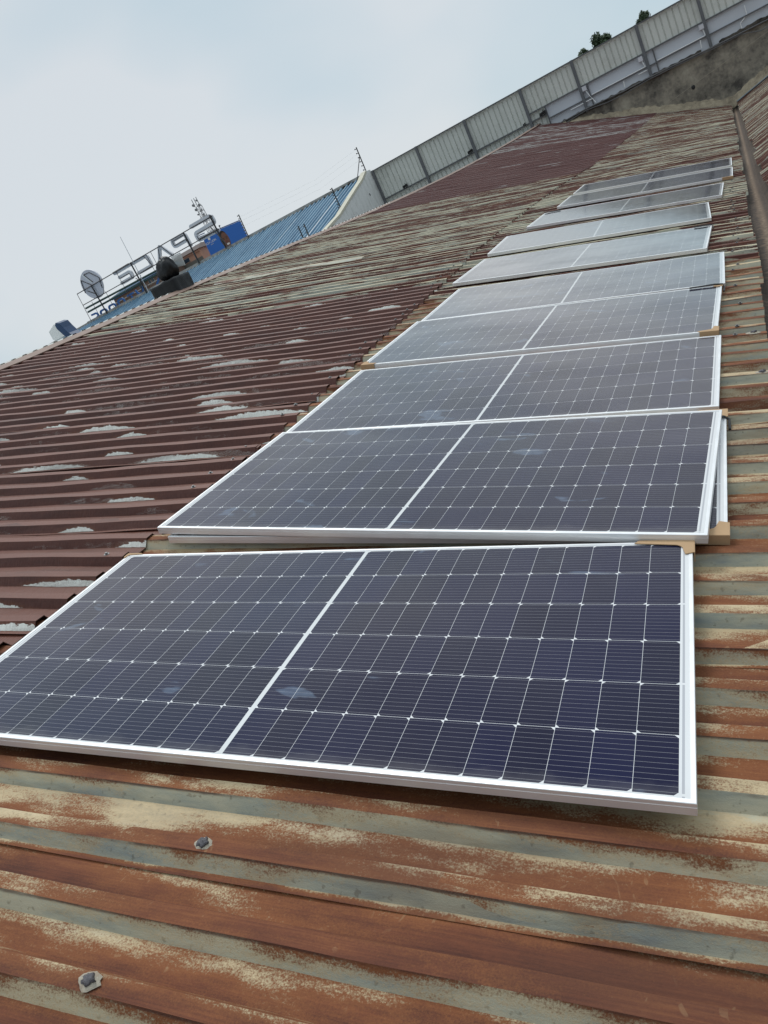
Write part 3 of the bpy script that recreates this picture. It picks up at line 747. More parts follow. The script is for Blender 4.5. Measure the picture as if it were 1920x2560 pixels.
jbox(-3.03, 1.71, 'white junction box beside the middle post of the flat grey boards', [[(-3.0, 1.62), (-2.95, 1.40)], [(-3.25, 1.26), (-2.86, 1.26), (-2.82, 1.1)], [(-5.03, 1.395), (-2.95, 1.395)], [(-3.81, 1.31), (-3.83, 1.08)]])
jbox(-.83, 1.71, 'white junction box beside the post at the right end of the fence', [[(-.8, 1.62), (-.78, 1.40)], [(-2.5, 1.395), (-.8, 1.395)], [(-.98, 1.33), (-1.0, 1.06)]])
mb = MB(); mb.tube([(.62, YW - .06, 1.68), (.62, YW - .06, 1.38), (.36, YW - .06, 1.2), (.37, YW - .06, 1.03)], .018, 8)
tag(mb.build('conduit_pipe', M_pipe), 'white bent conduit pipe alone at the right end of the grey boards', 'pipe')
def flood(x, z, label, s=1.0):
    t = thing('floodlight', label, 'floodlight', (x, YW - .14, z), 'black floodlights on the fence rail')
    mb = MB(); mb.hexa([(-.12 * s, -.03, -.01), (.12 * s, -.03, .02), (.12 * s, .05, .02), (-.12 * s, .05, -.01), (-.10 * s, -.06, .08 * s), (.10 * s, -.06, .11 * s), (.10 * s, .05, .11 * s), (-.10 * s, .05, .08 * s)]); mb.build('housing', M_black, t)
    mb = MB(); mb.tube([(-.1 * s, .0, .03), (-.13 * s, .0, .0), (-.02, .02, -.03), (.12 * s, .0, .0)], .014, 6); mb.build('bracket', M_black, t)
    mb = MB(); mb.tube([(.02, .02, .1 * s), (.03, .03, .17 * s)], .012, 6); mb.build('cable_gland', M_black, t)
flood(-13.55, 1.58, 'black floodlight on the fence bay next to the white gable wall')
flood(-10.27, 1.59, 'black floodlight beside the third fence post, under a bird dropping streak')
flood(-7.8, 1.57, 'small black floodlight just left of the fourth fence post', .45)
flood(-6.98, 1.58, 'black floodlight where the ribbed sheets meet the flat grey boards', 1.15)
for (pts, r, lb) in (([(-7.0, 1.0), (-6.2, 1.0), (-5.4, 1.03), (-4.5, 1.0), (-3.9, .97), (-3.0, .99), (-2.1, .98), (-.7, .92), (1.3, .90), (4, .93)], .022, 'thick grey cable running along the top of the concrete wall under the fence'),
                     ([(-7.2, .86), (-6.3, .90), (-5.4, .98), (-4.6, .88), (-3.9, .86), (-3.0, .93), (-2.0, .92), (-.6, .86), (.3, .87), (.9, .68), (1.6, .72), (4, .9)], .016, 'thin sagging grey cable below the thick one on the concrete wall'),
                     ([(-4.6, -.55), (-1.6, .05), (1.5, .62), (4, 1.1)], .006, 'thin pale wire stretched diagonally across the dark concrete wall')):
    mb = MB(); mb.tube([(x, YW - .13 - .02 * (i % 2), z) for i, (x, z) in enumerate(pts)], r, 6)
    tag(mb.build('cable', paint('grey_cable_sheath', (.15, .15, .155), .5) if r > .01 else M_sealant, None, True), lb, 'cable')

# ------------------------------------------------------------------ white gable wall, blue roof, parapet
XG = -14.82
g = NT('whitewashed_render'); p = g.pos(); q = g.sep(p)
n = g.noise(p, 1.6, 7, .65); n2 = g.noise(g.vscale(p, (4.0, 4.0, 1.0)), 1.3, 5, .6)
c = g.mix(g.sm(n2, .45, .75), (.74, .74, .72), (.58, .58, .55))
moss = g.sm(g.add(g.mul(g.sub(n, .5), .9), g.lin(q[1], 28.2, 30.4, .42, -.35)), -.02, .10)
c = g.mix(moss, c, (.055, .048, .040))
g.bump(g.noise(p, 25, 4, .6), .35, .02)
M_render = g.set(c, .9)
gab = thing('gable_wall', 'white rendered gable wall with a mossy lower corner left of the fence', 'wall', (XG, 32, 1)); gab.matrix_world = Matrix.Identity(4)
mb = MB()
prof = [(27.6, -3), (27.6, 1.05), (28.61, 1.27), (30.2, 1.60), (33.6, 2.62), (34.35, 2.92), (34.88, 2.94), (34.88, -3)]
A_ = [mb.pt((XG, y, z)) for y, z in prof]; B_ = [mb.pt((XG - .22, y, z)) for y, z in prof]
mb.face(A_); mb.face(B_[::-1])
for i in range(len(prof)): j = (i + 1) % len(prof); mb.face((A_[i], B_[i], B_[j], A_[j]))
mb.build('wall_face', M_render, gab)
mb = MB(); pv = None
for y, z in [(28.4, 1.225), (28.61, 1.27), (29.4, 1.44), (30.2, 1.60), (31.3, 1.94), (32.4, 2.27), (33.6, 2.62), (34.1, 2.82), (34.35, 2.92)]:
    cur = [mb.pt(t_) for t_ in ((XG + .02, y, z - .06), (XG + .02, y, z + .035), (XG - .26, y, z + .035), (XG - .26, y, z - .06))]
    if pv:
        for i in range(4): mb.face((pv[i], cur[i], cur[(i + 1) % 4], pv[(i + 1) % 4]))
    else: mb.face(cur)
    pv = cur
mb.face(pv[::-1])
mb.build('coping', paint('cream_coping', (.56, .53, .43), .85, var=.2, scale=8), gab)
mb = MB(); mb.ellipsoid((XG + .002, 33.75, 1.95), (.015, .05, .06), 8, 6); mb.build('vent_hole', M_black, gab)

g = NT('faded_blue_sheet'); p = g.pos(); q = g.sep(p)
n = g.noise(g.vscale(p, (3.0, .5, .5)), 1, 5, .6); st_ = g.noise(g.vscale(p, (.5, 3.0, 3.0)), .8, 6, .7)
c = g.ramp(n, [(.35, (.085, .185, .285)), (.65, (.165, .295, .40))])
dirt = g.mul(g.sm(g.add(g.mul(st_, .8), g.lin(q[1], 26, 33, .16, -.14)), .50, .62), .8)
c = g.mix(dirt, c, (.065, .085, .10))
M_blue = g.set(c, .5)
blue = thing('blue_roof', 'faded blue corrugated roof sloping up to the concrete parapet', 'roof', (-25, 30, 1.5)); blue.matrix_world = Matrix.Identity(4)
def bz(y, x=-15): return 2.75 - .0115 * (x + 15) - (34.9 - y) * .262
x = -38.0; i = 0
while x < XG - .25:
    mb = MB(); x1 = min(x + 2.4, XG - .23); prev = None; xx = x; j = 0
    while xx < x1 + .001:
        hh = (0, 0, 1, 1)[j % 4] * .075
        cur = [mb.pt((xx, y, bz(y, xx) + hh)) for y in (22.0, 26, 30, 34.95)]
        if prev:
            for q_ in range(3): mb.face((prev[q_], cur[q_], cur[q_ + 1], prev[q_ + 1]))
        prev = cur; xx += (.15, .025, .06, .025)[j % 4]; j += 1
    mb.build('roof_sheet', M_blue, blue); x += 2.4; i += 1
M_par = concrete('stained_parapet_concrete', [(.36, (.12, .115, .105)), (.46, (.34, .325, .30)), (.58, (.48, .465, .43)), (.72, (.58, .56, .51))], 1.6)
M_parstain = concrete('black_stained_parapet', [(.42, (.02, .019, .018)), (.52, (.06, .056, .05)), (.62, (.16, .15, .13))], 2.5)
par = thing('parapet_wall', 'stained concrete parapet along the top of the blue roof under the letter sign', 'wall', (-25, 34.9, 2.8)); par.matrix_world = Matrix.Identity(4)
mb = MB(); rng = random.Random(4)
def par_piece(x0, x1, z0a, z1a, z0b, z1b, y0, y1):
    mb.hexa([(x0, y0, z0a), (x1, y0, z0b), (x1, y1, z0b), (x0, y1, z0a), (x0, y0, z1a), (x1, y0, z1b), (x1, y1, z1b), (x0, y1, z1a)])
par_piece(-34.9, -15.05, 2.86, 3.18, 2.6, 2.94, 34.96, 35.2)
par_piece(-42, -34.95, 2.9, 3.15, 2.9, 3.15, 35.02, 35.2)
mb.build('wall_face', M_par, par)
mb = MB(); pv = None; x = -20.5        # black stained upstand where the sheets meet the parapet
while x <= -15.1:
    zt = lerp_tab(x, [(-24, 2.84), (-20, 2.90), (-15, 2.93)]) - .07 + rng.uniform(-.03, .03); zb = 2.70 + rng.uniform(-.05, .03)
    cur = [mb.pt(t_) for t_ in ((x, 34.955, zb), (x, 34.93, zb), (x, 34.93, zt), (x, 34.955, zt))]
    if pv:
        for i in range(3): mb.face((pv[i], cur[i], cur[i + 1], pv[i + 1]))
    pv = cur; x += .13
mb.build('stained_upstand', M_parstain, par)

# ------------------------------------------------------------------ letter sign seen from behind
sign = thing('rooftop_sign', 'rooftop letter sign on a steel frame, seen from behind so that it reads backwards', 'sign', (-29, 34.95, 3)); sign.matrix_world = Matrix.Identity(4)
M_let = paint('grey_letter_back', (.70, .70, .73), .55, var=.08, scale=2)
M_edge = paint('brown_angle_iron', (.075, .062, .058), .6, var=.2)
YS = 34.95
def smooth(path, r):
    """round the inner corners of a polyline"""
    out_ = [path[0]]
    for a, b, c in zip(path, path[1:], path[2:]):
        A, B, C_ = Vector((*a, 0)), Vector((*b, 0)), Vector((*c, 0)); d1 = (A - B); d2 = (C_ - B); rr = min(r, d1.length * .48, d2.length * .48)
        p0 = B + d1.normalized() * rr; p1 = B + d2.normalized() * rr
        for t in [i / 6 for i in range(7)]:
            q = p0 * (1 - t) ** 2 + B * 2 * t * (1 - t) + p1 * t * t; out_.append((q.x, q.y))
    return out_ + [path[-1]]
def stroke(path, wd, y0, y1, name, mat, parent, r=.12, closed_ends=True):
    pts = smooth(path, r) if len(path) > 2 else path
    L_, R_ = [], []
    for i, p in enumerate(pts):
        a = Vector(pts[max(0, i - 1)]); b = Vector(pts[min(len(pts) - 1, i + 1)]); d = (b - a).normalized(); nn = Vector((-d.y, d.x)); q = Vector(p)
        L_.append(q + nn * wd / 2); R_.append(q - nn * wd / 2)
    def cap(p, d):      # half round end
        a0 = math.atan2(d.y, d.x); return [Vector(p) + Vector((math.cos(a0 + t), math.sin(a0 + t))) * wd / 2 for t in [math.pi / 2 - math.pi * k / 6 for k in range(1, 6)]]
    mb = MB()
    def both(P_): return [mb.pt((q.x, y0, q.y)) for q in P_], [mb.pt((q.x, y1, q.y)) for q in P_]
    fl, bl = both(L_); fr_, br = both(R_)
    for i in range(len(pts) - 1):
        mb.face((fl[i], fr_[i], fr_[i + 1], fl[i + 1])); mb.face((bl[i + 1], br[i + 1], br[i], bl[i]))
        mb.face((fl[i + 1], bl[i + 1], bl[i], fl[i])); mb.face((fr_[i], br[i], br[i + 1], fr_[i + 1]))
    for (idx, d) in ((-1, Vector(pts[-1]) - Vector(pts[-2])), (0, Vector(pts[0]) - Vector(pts[1]))):
        cp = cap(pts[idx], d); f, b = both(cp)
        A_, B_ = (fl[idx], fr_[idx]) if idx == -1 else (fr_[idx], fl[idx]); A2, B2 = (bl[idx], br[idx]) if idx == -1 else (br[idx], bl[idx])
        mb.face([A_] + f + [B_]); mb.face(([A2] + b + [B2])[::-1])
        F_ = [A_] + f + [B_]; G_ = [A2] + b + [B2]
        for i in range(len(F_) - 1): mb.face((F_[i], G_[i], G_[i + 1], F_[i + 1]))
    return mb.build(name, mat, parent)
LW = .175
def letter(paths, label, edge):
    o = None
    for i, pth in enumerate(paths):
        q = stroke(pth, LW if i < 9 else .1, YS, YS + .12, 'letter' if o is None else 'letter_stroke', M_let, sign if o is None else o)
        if o is None: o = q; o['label'] = label
    for e in edge:
        mb = MB(); mb.tube([(x, YS - .02, z) for x, z in e], .018, 4); mb.build('letter_edge', M_edge, o)
letter([[(-31.22, 4.66), (-29.98, 4.66)], [(-31.05, 4.36), (-30.17, 4.36), (-30.17, 4.05), (-31.1, 4.05)]], 'letter E seen from behind', [[(-31.28, 4.74), (-29.95, 4.74)], [(-30.98, 4.30), (-30.25, 4.30), (-30.22, 4.0)]])
letter([[(-29.78, 4.64), (-28.64, 4.63), (-28.62, 4.06), (-29.66, 4.07)]], 'letter C seen from behind', [[(-29.7, 4.70), (-28.8, 4.68), (-28.55, 4.04), (-29.4, 4.02)]])
letter([[(-28.02, 4.03), (-27.55, 4.72), (-27.08, 4.04)]], 'letter A seen from behind without its crossbar', [[(-27.98, 4.0), (-27.66, 4.60)], [(-27.44, 4.66), (-27.05, 4.0)]])
letter([[(-25.72, 3.98), (-25.74, 4.60), (-26.68, 4.60), (-26.68, 4.28), (-25.86, 4.28)]], 'letter P seen from behind', [[(-26.62, 4.52), (-26.62, 4.33), (-25.85, 4.33)], [(-26.62, 4.56), (-25.8, 4.56)]])
LW = .20
letter([[(-25.15, 4.72), (-23.76, 4.70), (-23.74, 4.34), (-25.10, 4.33), (-25.10, 3.98), (-23.76, 3.94)]], 'letter S seen from behind, the largest letter', [[(-25.1, 4.66), (-23.85, 4.64), (-23.7, 4.35)], [(-25.0, 4.27), (-23.8, 4.26)], [(-25.05, 4.2), (-25.05, 4.02), (-23.8, 3.98)]])
# round logo: disc with a slit
lg = (-33.06, 4.78); n = 40; mb = MB(); ring = []
for i in range(n):
    a = 2 * math.pi * i / n; r = .80
    if -.9 < (a if a < math.pi else a - 2 * math.pi) < -.15: r = .80 * .93
    ring.append((lg[0] + r * math.cos(a), lg[1] + r * math.sin(a)))
f = [mb.pt((x, YS, z)) for x, z in ring]; b = [mb.pt((x, YS + .1, z)) for x, z in ring]
mb.face(f); mb.face(b[::-1])
for i in range(n): j = (i + 1) % n; mb.face((f[i], b[i], b[j], f[j]))
logo = mb.build('round_logo', paint('pale_logo_disc', (.62, .62, .68), .5, var=.05), sign)
mb = MB(); mb.hexa([(-33.42, YS - .008, 5.46), (-33.36, YS - .008, 5.50), (-33.36, YS - .002, 5.50), (-33.42, YS - .002, 5.46), (-33.02, YS - .008, 4.83), (-32.96, YS - .008, 4.85), (-32.96, YS - .002, 4.85), (-33.02, YS - .002, 4.83)]); mb.build('logo_slit', M_pipe, logo)
for e in ([(-33.65, 5.25), (-33.05, 4.72)], [(-33.65, 5.25), (-33.82, 4.55)], [(-33.25, 5.42), (-32.9, 4.85)], [(-33.2, 5.42), (-32.8, 5.38), (-32.33, 4.9)], [(-32.33, 4.9), (-32.5, 4.35)], [(-33.6, 4.6), (-33.15, 4.25)]):
    mb = MB(); mb.tube([(x, YS - .02, z) for x, z in e], .022, 4); mb.build('logo_frame', M_edge, logo)
def sbar(a, b, wd, name='frame_bar', mat=M_edge, y=YS - .05):
    mb = MB(); mb.bar((a[0], y, a[1]), (b[0], y, b[1]), wd); mb.build(name, mat, sign)
sbar((-34.4, 4.73), (-23.6, 4.64), .035); sbar((-34.44, 4.06), (-23.6, 3.95), .032); sbar((-34.4, 4.73), (-34.5, 3.1), .03, y=YS - .04)
for x, zt in ((-32.4, 4.1), (-31.0, 4.74), (-28.55, 4.7), (-33.7, 4.0), (-28.2, 4.7)): sbar((x, zt), (x - .02, 3.1), .024, y=YS - .045)
for x, zt in ((-33.07, 4.74), (-29.75, 4.72), (-25.66, 4.66), (-23.72, 4.72)):
    sbar((x, zt), (x - .0, 2.98), .075, 'support_post', M_black, YS - .09)
for a, b in (((-23.95, 4.2), (-23.5, 3.0)), ((-29.9, 3.9), (-29.35, 3.2)), ((-29.5, 3.9), (-30.0, 3.1))): sbar(a, b, .04, 'brace', M_edge, YS - .14)
M_green = paint('dark_green_tube', (.025, .065, .055), .4)
for z0, z1 in ((3.85, 3.72), (3.62, 3.55)):
    mb = MB(); mb.tube([(-34.45, YS + .05, z0), (-28.4, YS + .05, z1)], .055, 10); mb.build('neon_tube', M_green, sign)
M_bl = paint('blue_letter', (.02, .11, .33), .45)
for pth in ([(-34.35, 3.05), (-33.85, 3.18), (-33.9, 3.36), (-34.3, 3.38)], [(-33.62, 2.9), (-33.62, 3.33), (-33.12, 3.33), (-33.12, 2.9)], [(-32.86, 2.9), (-32.86, 3.34), (-32.34, 3.34), (-32.34, 2.9)], [(-32.06, 2.9), (-32.06, 3.36), (-31.58, 3.36), (-31.58, 2.9)], [(-31.2, 3.33), (-30.75, 3.33)], [(-30.97, 3.2), (-30.97, 2.9)], [(-30.5, 3.36), (-30.42, 3.12), (-30.05, 3.12), (-29.95, 3.38)], [(-28.95, 3.1), (-28.6, 3.36)]):
    stroke(pth, .10, YS + .02, YS + .10, 'letter', M_bl, sign, .15)

# thin mast, electric fence poles
mb = MB(); mb.tube([(-29.2, 34.5, 6.0), (-29.3, 34.5, 2.9)], [.012, .022], 6)
tag(mb.build('antenna_mast', paint('white_mast', (.55, .56, .57), .4)), 'thin pale antenna mast rising above the back of the letter sign', 'antenna')
def pole(a, b, n, label, side=1, brace=None):
    t = thing('electric_fence_pole', label, 'fence pole', b, 'black electric fence poles'); t.matrix_world = Matrix.Translation(Vector(b))
    a = Vector(a) - Vector(b)
    mb = MB(); mb.tube([(0, 0, 0), a], .026 if n > 3 else .013, 6); mb.build('pole', M_black, t)
    for i in range(n):
        p_ = a * ((i + .6) / n)
        mb = MB(); k2 = min(1, a.length); mb.tube([p_, p_ + Vector((-.08 * side * k2, 0, .02 * k2))], .014 * k2, 5); mb.ellipsoid(p_ + Vector((-.09 * side * k2, 0, .02 * k2)), (.03 * k2, .03 * k2, .03 * k2), 6, 4); mb.build('insulator', M_black, t)
    if brace: mb = MB(); mb.tube([a * .66, Vector(brace) - Vector(b)], .018, 6); mb.build('brace', M_black, t)
pole((-15.0, 34.85, 4.03), (-15.02, 34.85, 2.92), 6, 'braced black electric fence pole at the peak of the white gable', 1, (-15.55, 34.9, 2.9))
pole((-15.3, 31.5, 2.76), (-15.3, 31.5, 1.85), 7, 'black electric fence pole standing before the blue roof beside the gable', 1)
pole((-22.15, 34.85, 4.07), (-22.2, 34.85, 2.9), 8, 'black electric fence pole on the parapet right of the blue billboard', 1)
pole((-8.2, 14.74, .97), (-8.2, 14.71, .55), 3, 'short black pole of a pair at the ridge, nearer the sign', 1)
pole((-8.2, 15.0, .97), (-8.2, 14.97, .57), 3, 'short black pole of a pair at the ridge, nearer the gable', 1)
mb = MB()
for z in (3.95, 3.75, 3.5): mb.tube([(-15.12, 34.85, z), (-17.5, 34.85, z - .25), (-22.2, 34.85, z)], .0015, 3)
tag(mb.build('fence_wire', M_screw), 'thin electric fence wires strung between poles above the parapet', 'wire')

# tarpaulin covered unit on the ridge
tarp = thing('covered_unit', 'square unit with a domed top wrapped in black plastic on the roof ridge', 'covered unit', (-8.2, 10.2, .6)); tarp.matrix_world = Matrix.Identity(4)
M_tarp = paint('black_plastic', (.007, .0075, .009), .38, var=.5, scale=12, bump=.5, spec=.35)
from mathutils import noise as mnoise
mb = MB(); nx = 44; nz = 18; rows = []
for i in range(nz + 1):
    z = .42 + .42 * min(i, 13) / 13; k_ = 1 if i <= 13 else 1 - (i - 13) / 5
    row = []
    for j in range(nx):
        a = 2 * math.pi * j / nx; c_, s_ = math.cos(a), math.sin(a); q = max(abs(c_), abs(s_)); q = q ** .86
        fold = 1 + (.06 + .05 * (1 - min(1, i / 13))) * mnoise.noise((c_ * 3.1, s_ * 3.1, z * 3)) * 1.2
        row.append(mb.pt((-7.94 + .25 * c_ / q * k_ * fold * (1 + .10 * (1 - i / nz)), 9.89 + .22 * s_ / q * k_ * fold * (1 + .1 * (1 - i / nz)), z + .03 * (1 - k_) + .012 * mnoise.noise((c_ * 2, s_ * 2, 7)))))
    rows.append(row)
for A, B in zip(rows, rows[1:]):
    for j in range(nx): mb.face((A[j], A[(j + 1) % nx], B[(j + 1) % nx], B[j]))
mb.build('wrapped_base', M_tarp, tarp, True)
mb = MB(); mb.ellipsoid((-7.87, 9.89, 1.0), (.155, .14, .185), 48, 26, lambda d: 1 - .10 * max(0, d[2]) + .20 * mnoise.noise((d[0] * 2.2, d[1] * 2.2, d[2] * 1.4 + 3)) + .13 * (.5 - abs(mnoise.noise((d[0] * 4.5, d[1] * 4.5, d[2] * .8)))) + .05 * mnoise.noise((d[0] * 11, d[1] * 11, d[2] * 3)))
mb.build('wrapped_top', M_tarp, tarp, True)
g = NT('clear_plastic_sheet'); g.b.inputs['Alpha'].default_value = .55; M_clear = g.set((.62, .66, .66), .25)
mb = MB(); mb.hexa([(-7.82, 10.06, .97), (-7.67, 10.08, .94), (-7.67, 10.09, .94), (-7.82, 10.07, .97), (-7.83, 10.06, 1.14), (-7.65, 10.08, 1.13), (-7.65, 10.09, 1.13), (-7.83, 10.07, 1.14)]); mb.build('plastic_flap', M_clear, tarp)

# bent blue sheet with a clear panel at the near end of the ridge
bv = thing('roof_vent', 'bent dark blue vent sheet with a clear panel on the ridge at the left edge', 'roof vent', (-8.1, 7.6, .6)); bv.matrix_world = Matrix.Identity(4)
def W24(x, z, y=7.55): k_ = y / 24.0; return (x * k_, y, z * k_)
M_dkblue = paint('dark_blue_sheet', (.012, .045, .12), .4, var=.3)
mb = MB()
for y0, y1 in ((7.5, 7.72),):
    pr_ = [(-25.52, 2.74), (-25.62, 2.66), (-25.62, 2.5), (-25.48, 2.22), (-25.36, 1.98), (-24.95, 1.98), (-25.14, 2.16), (-25.26, 2.42), (-25.34, 2.66)]
    A_ = [mb.pt(W24(x, z, 7.5)) for x, z in pr_]; B_ = [mb.pt((W24(x, z, 7.5)[0], 7.66, W24(x, z, 7.5)[2])) for x, z in pr_]
    mb.face(A_); mb.face(B_[::-1])
    for i in range(len(pr_)): j = (i + 1) % len(pr_); mb.face((A_[i], B_[i], B_[j], A_[j]))
mb.build('bent_sheet', M_dkblue, bv)
mb = MB(); pr_ = [(-25.64, 2.72), (-26.12, 2.56), (-26.14, 2.22), (-25.85, 2.0), (-25.5, 2.18)]
A_ = [mb.pt(W24(x, z, 7.56)) for x, z in pr_]; B_ = [mb.pt((W24(x, z, 7.56)[0], 7.57, W24(x, z, 7.56)[2])) for x, z in pr_]
mb.face(A_); mb.face(B_[::-1])
for i in range(len(pr_)): j = (i + 1) % len(pr_); mb.face((A_[i], B_[i], B_[j], A_[j]))
mb.build('clear_panel', M_clear, bv)

# ------------------------------------------------------------------ beyond the parapet: billboard, houses, tower, trees
bb = thing('billboard', 'blue billboard with white lettering and a smiling face behind the letter sign', 'billboard', (-50.7, 75, -9)); bb.matrix_world = Matrix.Identity(4)
M_bb = paint('billboard_blue', (.025, .155, .56), .5, var=.03, scale=.2)
mb = MB(); mb.hexa([(-53.4, 75, 4.5), (-48.05, 75, 4.5), (-48.05, 75.25, 4.5), (-53.4, 75.25, 4.5), (-53.2, 75, 8.68), (-47.97, 75, 8.16), (-47.97, 75.25, 8.16), (-53.2, 75.25, 8.68)]); mb.build('board', M_bb, bb)
mb = MB(); mb.bar((-53.6, 75.1, 8.78), (-47.9, 75.1, 8.22), .07); mb.bar((-53.6, 74.9, 8.95), (-52.6, 74.9, 8.86), .07); mb.build('top_truss', paint('blue_truss', (.03, .08, .2), .5), bb)
mb = MB(); mb.tube([(-52.6, 75.1, -9), (-52.6, 75.1, 5)], .2, 10); mb.tube([(-48.8, 75.1, -9), (-48.8, 75.1, 5)], .2, 10); mb.build('support_post', M_post, bb)
mb = MB(); mb.tube([(-50.6, 75.1, 8.5), (-50.55, 75, 8.72)], .04, 5); mb.ellipsoid((-50.5, 75, 8.74), (.12, .1, .08), 8, 6); mb.build('board_lamp', M_black, bb)
# printed portrait, flat like the print
M_skin = paint('printed_skin', (.19, .085, .055), .6, var=.25, scale=1.5); M_hair = paint('printed_hair', (.03, .016, .012), .7); M_lip = paint('printed_teeth', (.75, .72, .70), .6); M_dkskin = paint('printed_lips', (.16, .05, .045), .6)
def disc(cx, cz, rx, rz, y, name, mat, tilt=0.0, n=24, a0=0, a1=2 * math.pi):
    mb = MB(); pts = []
    for i in range(n):
        a = a0 + (a1 - a0) * i / (n if a1 - a0 > 6 else n - 1); x_, z_ = rx * math.cos(a), rz * math.sin(a)
        pts.append((cx + x_ * math.cos(tilt) - z_ * math.sin(tilt), y, cz + x_ * math.sin(tilt) + z_ * math.cos(tilt)))
    mb.poly(pts); return mb.build(name, mat, bb)
disc(-50.68, 7.32, .56, .92, 74.996, 'portrait_hair', M_hair, .0)
disc(-50.55, 7.18, .48, .84, 74.992, 'portrait_face', M_skin, .0)
disc(-50.50, 6.72, .30, .16, 74.988, 'portrait_mouth', M_dkskin, .0)
disc(-50.50, 6.73, .24, .10, 74.984, 'portrait_teeth', M_lip, .0)
for x in (-50.78, -50.34): disc(x, 7.30, .09, .04, 74.988, 'portrait_eye', M_hair); disc(x, 7.44, .13, .03, 74.988, 'portrait_brow', M_hair)
disc(-50.53, 7.02, .11, .12, 74.988, 'portrait_nose', M_dkskin)
def text(body, x, y, z, size, mat, parent, name='lettering', mirror=False):
    cu = bpy.data.curves.new(name, 'FONT'); cu.body = body; cu.size = size; cu.align_x = 'CENTER'; cu.resolution_u = 3; cu.extrude = .002
    o = bpy.data.objects.new('text_tmp', cu); COL.objects.link(o)
    dg = bpy.context.evaluated_depsgraph_get(); me = bpy.data.meshes.new_from_object(o.evaluated_get(dg)); me.name = name
    bpy.data.objects.remove(o); me.materials.clear(); me.materials.append(mat)
    q = bpy.data.objects.new(name, me); COL.objects.link(q); q.parent = parent; q.matrix_world = Matrix.Translation((x, y, z)) @ Matrix.Rotation(math.pi / 2, 4, 'X')
    return q
M_wt = paint('white_lettering', (.8, .82, .84), .5, var=.02)
text('ICEA LION', -52.45, 74.99, 7.66, .33, M_wt, bb); text('GROUP', -52.4, 74.99, 7.46, .13, M_wt, bb)
mb = MB(); mb.poly([(-52.62, 74.99, 8.02), (-52.42, 74.99, 7.96), (-52.30, 74.99, 8.10), (-52.36, 74.99, 8.28), (-52.52, 74.99, 8.30), (-52.66, 74.99, 8.2)]); mb.build('lion_emblem', M_wt, bb)

def house(name, label, cat, x0, x1, y, z0, z1, wallc, roofc, rise, wins, band=None):
    t = thing(name, label, cat, ((x0 + x1) / 2, y, -9)); t.matrix_world = Matrix.Identity(4)
    mw = paint(name + '_wall_paint', wallc, .85, var=.08, scale=.5); mr = paint(name + '_roof_cover', roofc, .8, var=.25, scale=1.2)
    d = (x1 - x0) * .8
    mb = MB(); mb.box((x0, y, -9), (x1, y + d, z1)); mb.build('wall', mw, t)
    mb = MB(); e = .25
    mb.hexa([(x0 - e, y - e, z1 - .02), (x1 + e, y - e, z1 - .02), (x1 + e, y + d + e, z1 - .02), (x0 - e, y + d + e, z1 - .02), (x0 + rise * .7, y + d * .4, z1 + rise), (x1 - rise * .7, y + d * .4, z1 + rise), (x1 - rise * .7, y + d * .6, z1 + rise), (x0 + rise * .7, y + d * .6, z1 + rise)]); mb.build('roof', mr, t)
    mf = paint(name + '_window_frame', (.5, .42, .36), .6); mg = paint(name + '_window_glass', (.03, .045, .065), .15)
    for (a, b, c_, d_) in wins:
        mb = MB(); mb.box((a - .04, y - .05, c_ - .04), (b + .04, y - .003, d_ + .04)); f_ = mb.build('window', mf, t)
        mb = MB(); mb.box((a, y - .07, c_), (b, y - .052, d_)); mb.build('pane', mg, f_)
    if band:
        for (za, zb, cc) in band:
            mb = MB(); mb.box((x0 - .12, y - .16, za), (x1 + .12, y - .08, zb)); mb.build('facade_band', paint(name + '_band', cc, .6, var=.1), t)
    return t
house('peach_house', 'peach walled house with a brown hipped roof behind the letter sign', 'house', -58.9, -54.4, 75, 0, 7.85, (.50, .27, .19), (.10, .075, .07), .55, [(-57.05, -56.15, 7.08, 7.48), (-57.68, -57.33, 7.02, 7.42), (-58.3, -58.1, 7.1, 7.3)], [(7.60, 7.68, (.46, .24, .17)), (6.2, 6.95, (.13, .125, .11))])
house('blue_roofed_shop', 'low shop building with a blue roof and blue signboard behind the sign frame', 'shop', -64.5, -57.2, 70, 0, 7.3, (.20, .13, .10), (.02, .07, .13), .5, [(-58.2, -57.9, 6.5, 7.0), (-58.7, -58.4, 6.5, 7.0), (-60.2, -59.6, 6.5, 7.0)], [(7.02, 7.28, (.035, .11, .30)), (6.55, 6.62, (.5, .48, .46))])
tw = thing('telecom_tower', 'grey lattice telecom tower with dish antennas behind the largest letter', 'tower', (-96.5, 140, -9)); tw.matrix_world = Matrix.Identity(4)
M_tw = paint('galvanised_lattice', (.24, .25, .27), .6)
mb = MB(); prev = None; z = -9.0
while z < 22.4:
    hw = .42 + (22 - z) * .022; cur = [(-96.6 + sx * hw, 140 + sy * hw, z) for sx, sy in ((-1, -1), (1, -1), (1, 1), (-1, 1))]
    if prev:
        for i in range(4): mb.bar(prev[i], cur[i], .09); mb.bar(prev[i], cur[(i + 1) % 4], .05); mb.bar(cur[i], cur[(i + 1) % 4], .05)
    prev = cur; z += 1.05
mb.build('lattice', M_tw, tw)
rng = random.Random(8)
for i in range(9):
    z = 18.6 + i * .48; sx = -1 if i % 2 else 1; x = -96.6 + sx * (.55 + rng.uniform(0, .25)); r = rng.choice((.22, .3, .18))
    mb = MB(); mb.tube([(x, 139.5, z), (x, 139.2, z)], [r, r * .8], 10); mb.tube([(x, 139.6, z), (-96.6 + sx * .4, 139.8, z)], .05, 4); mb.build('dish_antenna', M_tw, tw)
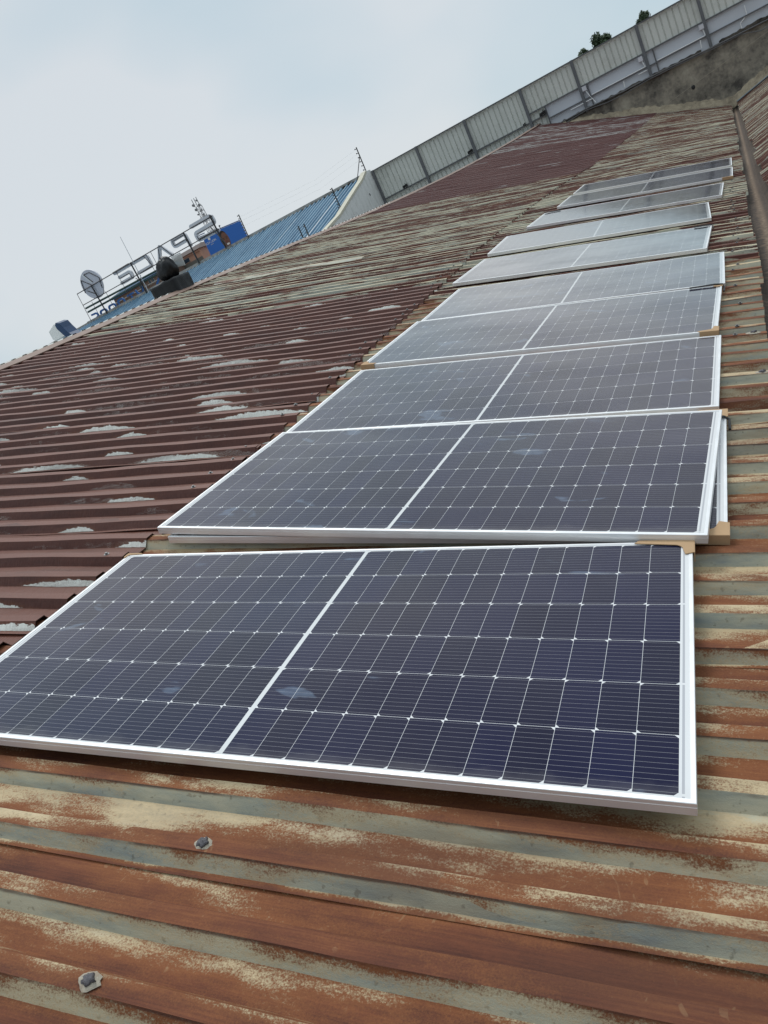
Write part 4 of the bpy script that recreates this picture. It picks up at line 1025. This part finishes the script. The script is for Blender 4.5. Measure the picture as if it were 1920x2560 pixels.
for x in (-97.2, -96.0, -96.6):
    mb = MB(); mb.tube([(x, 139.6, 21.5), (x, 139.6, 23.1)], .07, 6); mb.build('panel_antenna', M_tw, tw)

def tree(name, label, c, rx, rz, n, cols, seed, ground=-9, leaf=.2):
    t = thing(name, label, 'tree', (c[0], c[1], ground), 'trees far behind the roofs'); t.matrix_world = Matrix.Identity(4)
    rng = random.Random(seed)
    mb = MB(); mb.tube([(c[0] + .1, c[1], ground), (c[0], c[1], c[2] - rz * .4), (c[0] - .1, c[1], c[2] + rz * .5)], [.28, .17, .05], 8)
    for i in range(7):
        a = rng.uniform(0, 6.28); h = rng.uniform(-.5, .3)
        mb.tube([(c[0], c[1], c[2] + rz * (h - .3)), (c[0] + rx * .7 * math.cos(a), c[1] + rx * .6 * math.sin(a), c[2] + rz * (h + .25))], [.08, .02], 5)
    mb.build('trunk', paint('bark', (.10, .075, .055), .9), t)
    mb = MB(); clumps = [(rng.gauss(0, .42), rng.gauss(0, .42), rng.uniform(-.9, .85), rng.uniform(.18, .36)) for _ in range(26)]
    for (a, b, d, r) in clumps:
        k_ = math.sqrt(max(.08, 1 - d * d)) if d > -.2 else .9
        for _ in range(n // 26):
            v_ = Vector((rng.gauss(0, 1), rng.gauss(0, 1), rng.gauss(0, 1))).normalized() * r * rng.uniform(.5, 1.1)
            p_ = Vector((c[0] + rx * (a * k_ + v_.x), c[1] + rx * (b * k_ + v_.y), c[2] + rz * (d * .8 + v_.z)))
            x_ = Vector((rng.gauss(0, 1), rng.gauss(0, 1), rng.gauss(0, .6))).normalized() * leaf * rng.uniform(.5, 1); y_ = x_.orthogonal().normalized() * leaf * rng.uniform(.25, .5)
            mb.poly([p_ - x_, p_ - y_, p_ + x_, p_ + y_])
    g = NT(name + '_foliage'); n_ = g.noise(g.pos(), 1.3, 3, .6); g.set(g.mix(n_, cols[0], cols[1]), .7); mb.build('crown', g.mat, t)
tree('fence_tree', 'dark green tree crown showing above the fence, the larger and left of the two', (-7.2, 60, 4.4), 1.1, 1.25, 5200, ((.028, .05, .025), (.06, .095, .045)), 1, leaf=.17)
tree('fence_tree', 'small dark tree crown peeping over the fence, right of the larger one', (-4.25, 60, 4.6), .55, .9, 2600, ((.028, .05, .025), (.06, .095, .045)), 2, leaf=.15)
tree('roadside_tree', 'dark shaggy tree between the peach house and the blue billboard', (-57.4, 80, 7.4), .75, 1.5, 4000, ((.018, .026, .016), (.05, .06, .035)), 3, leaf=.16)
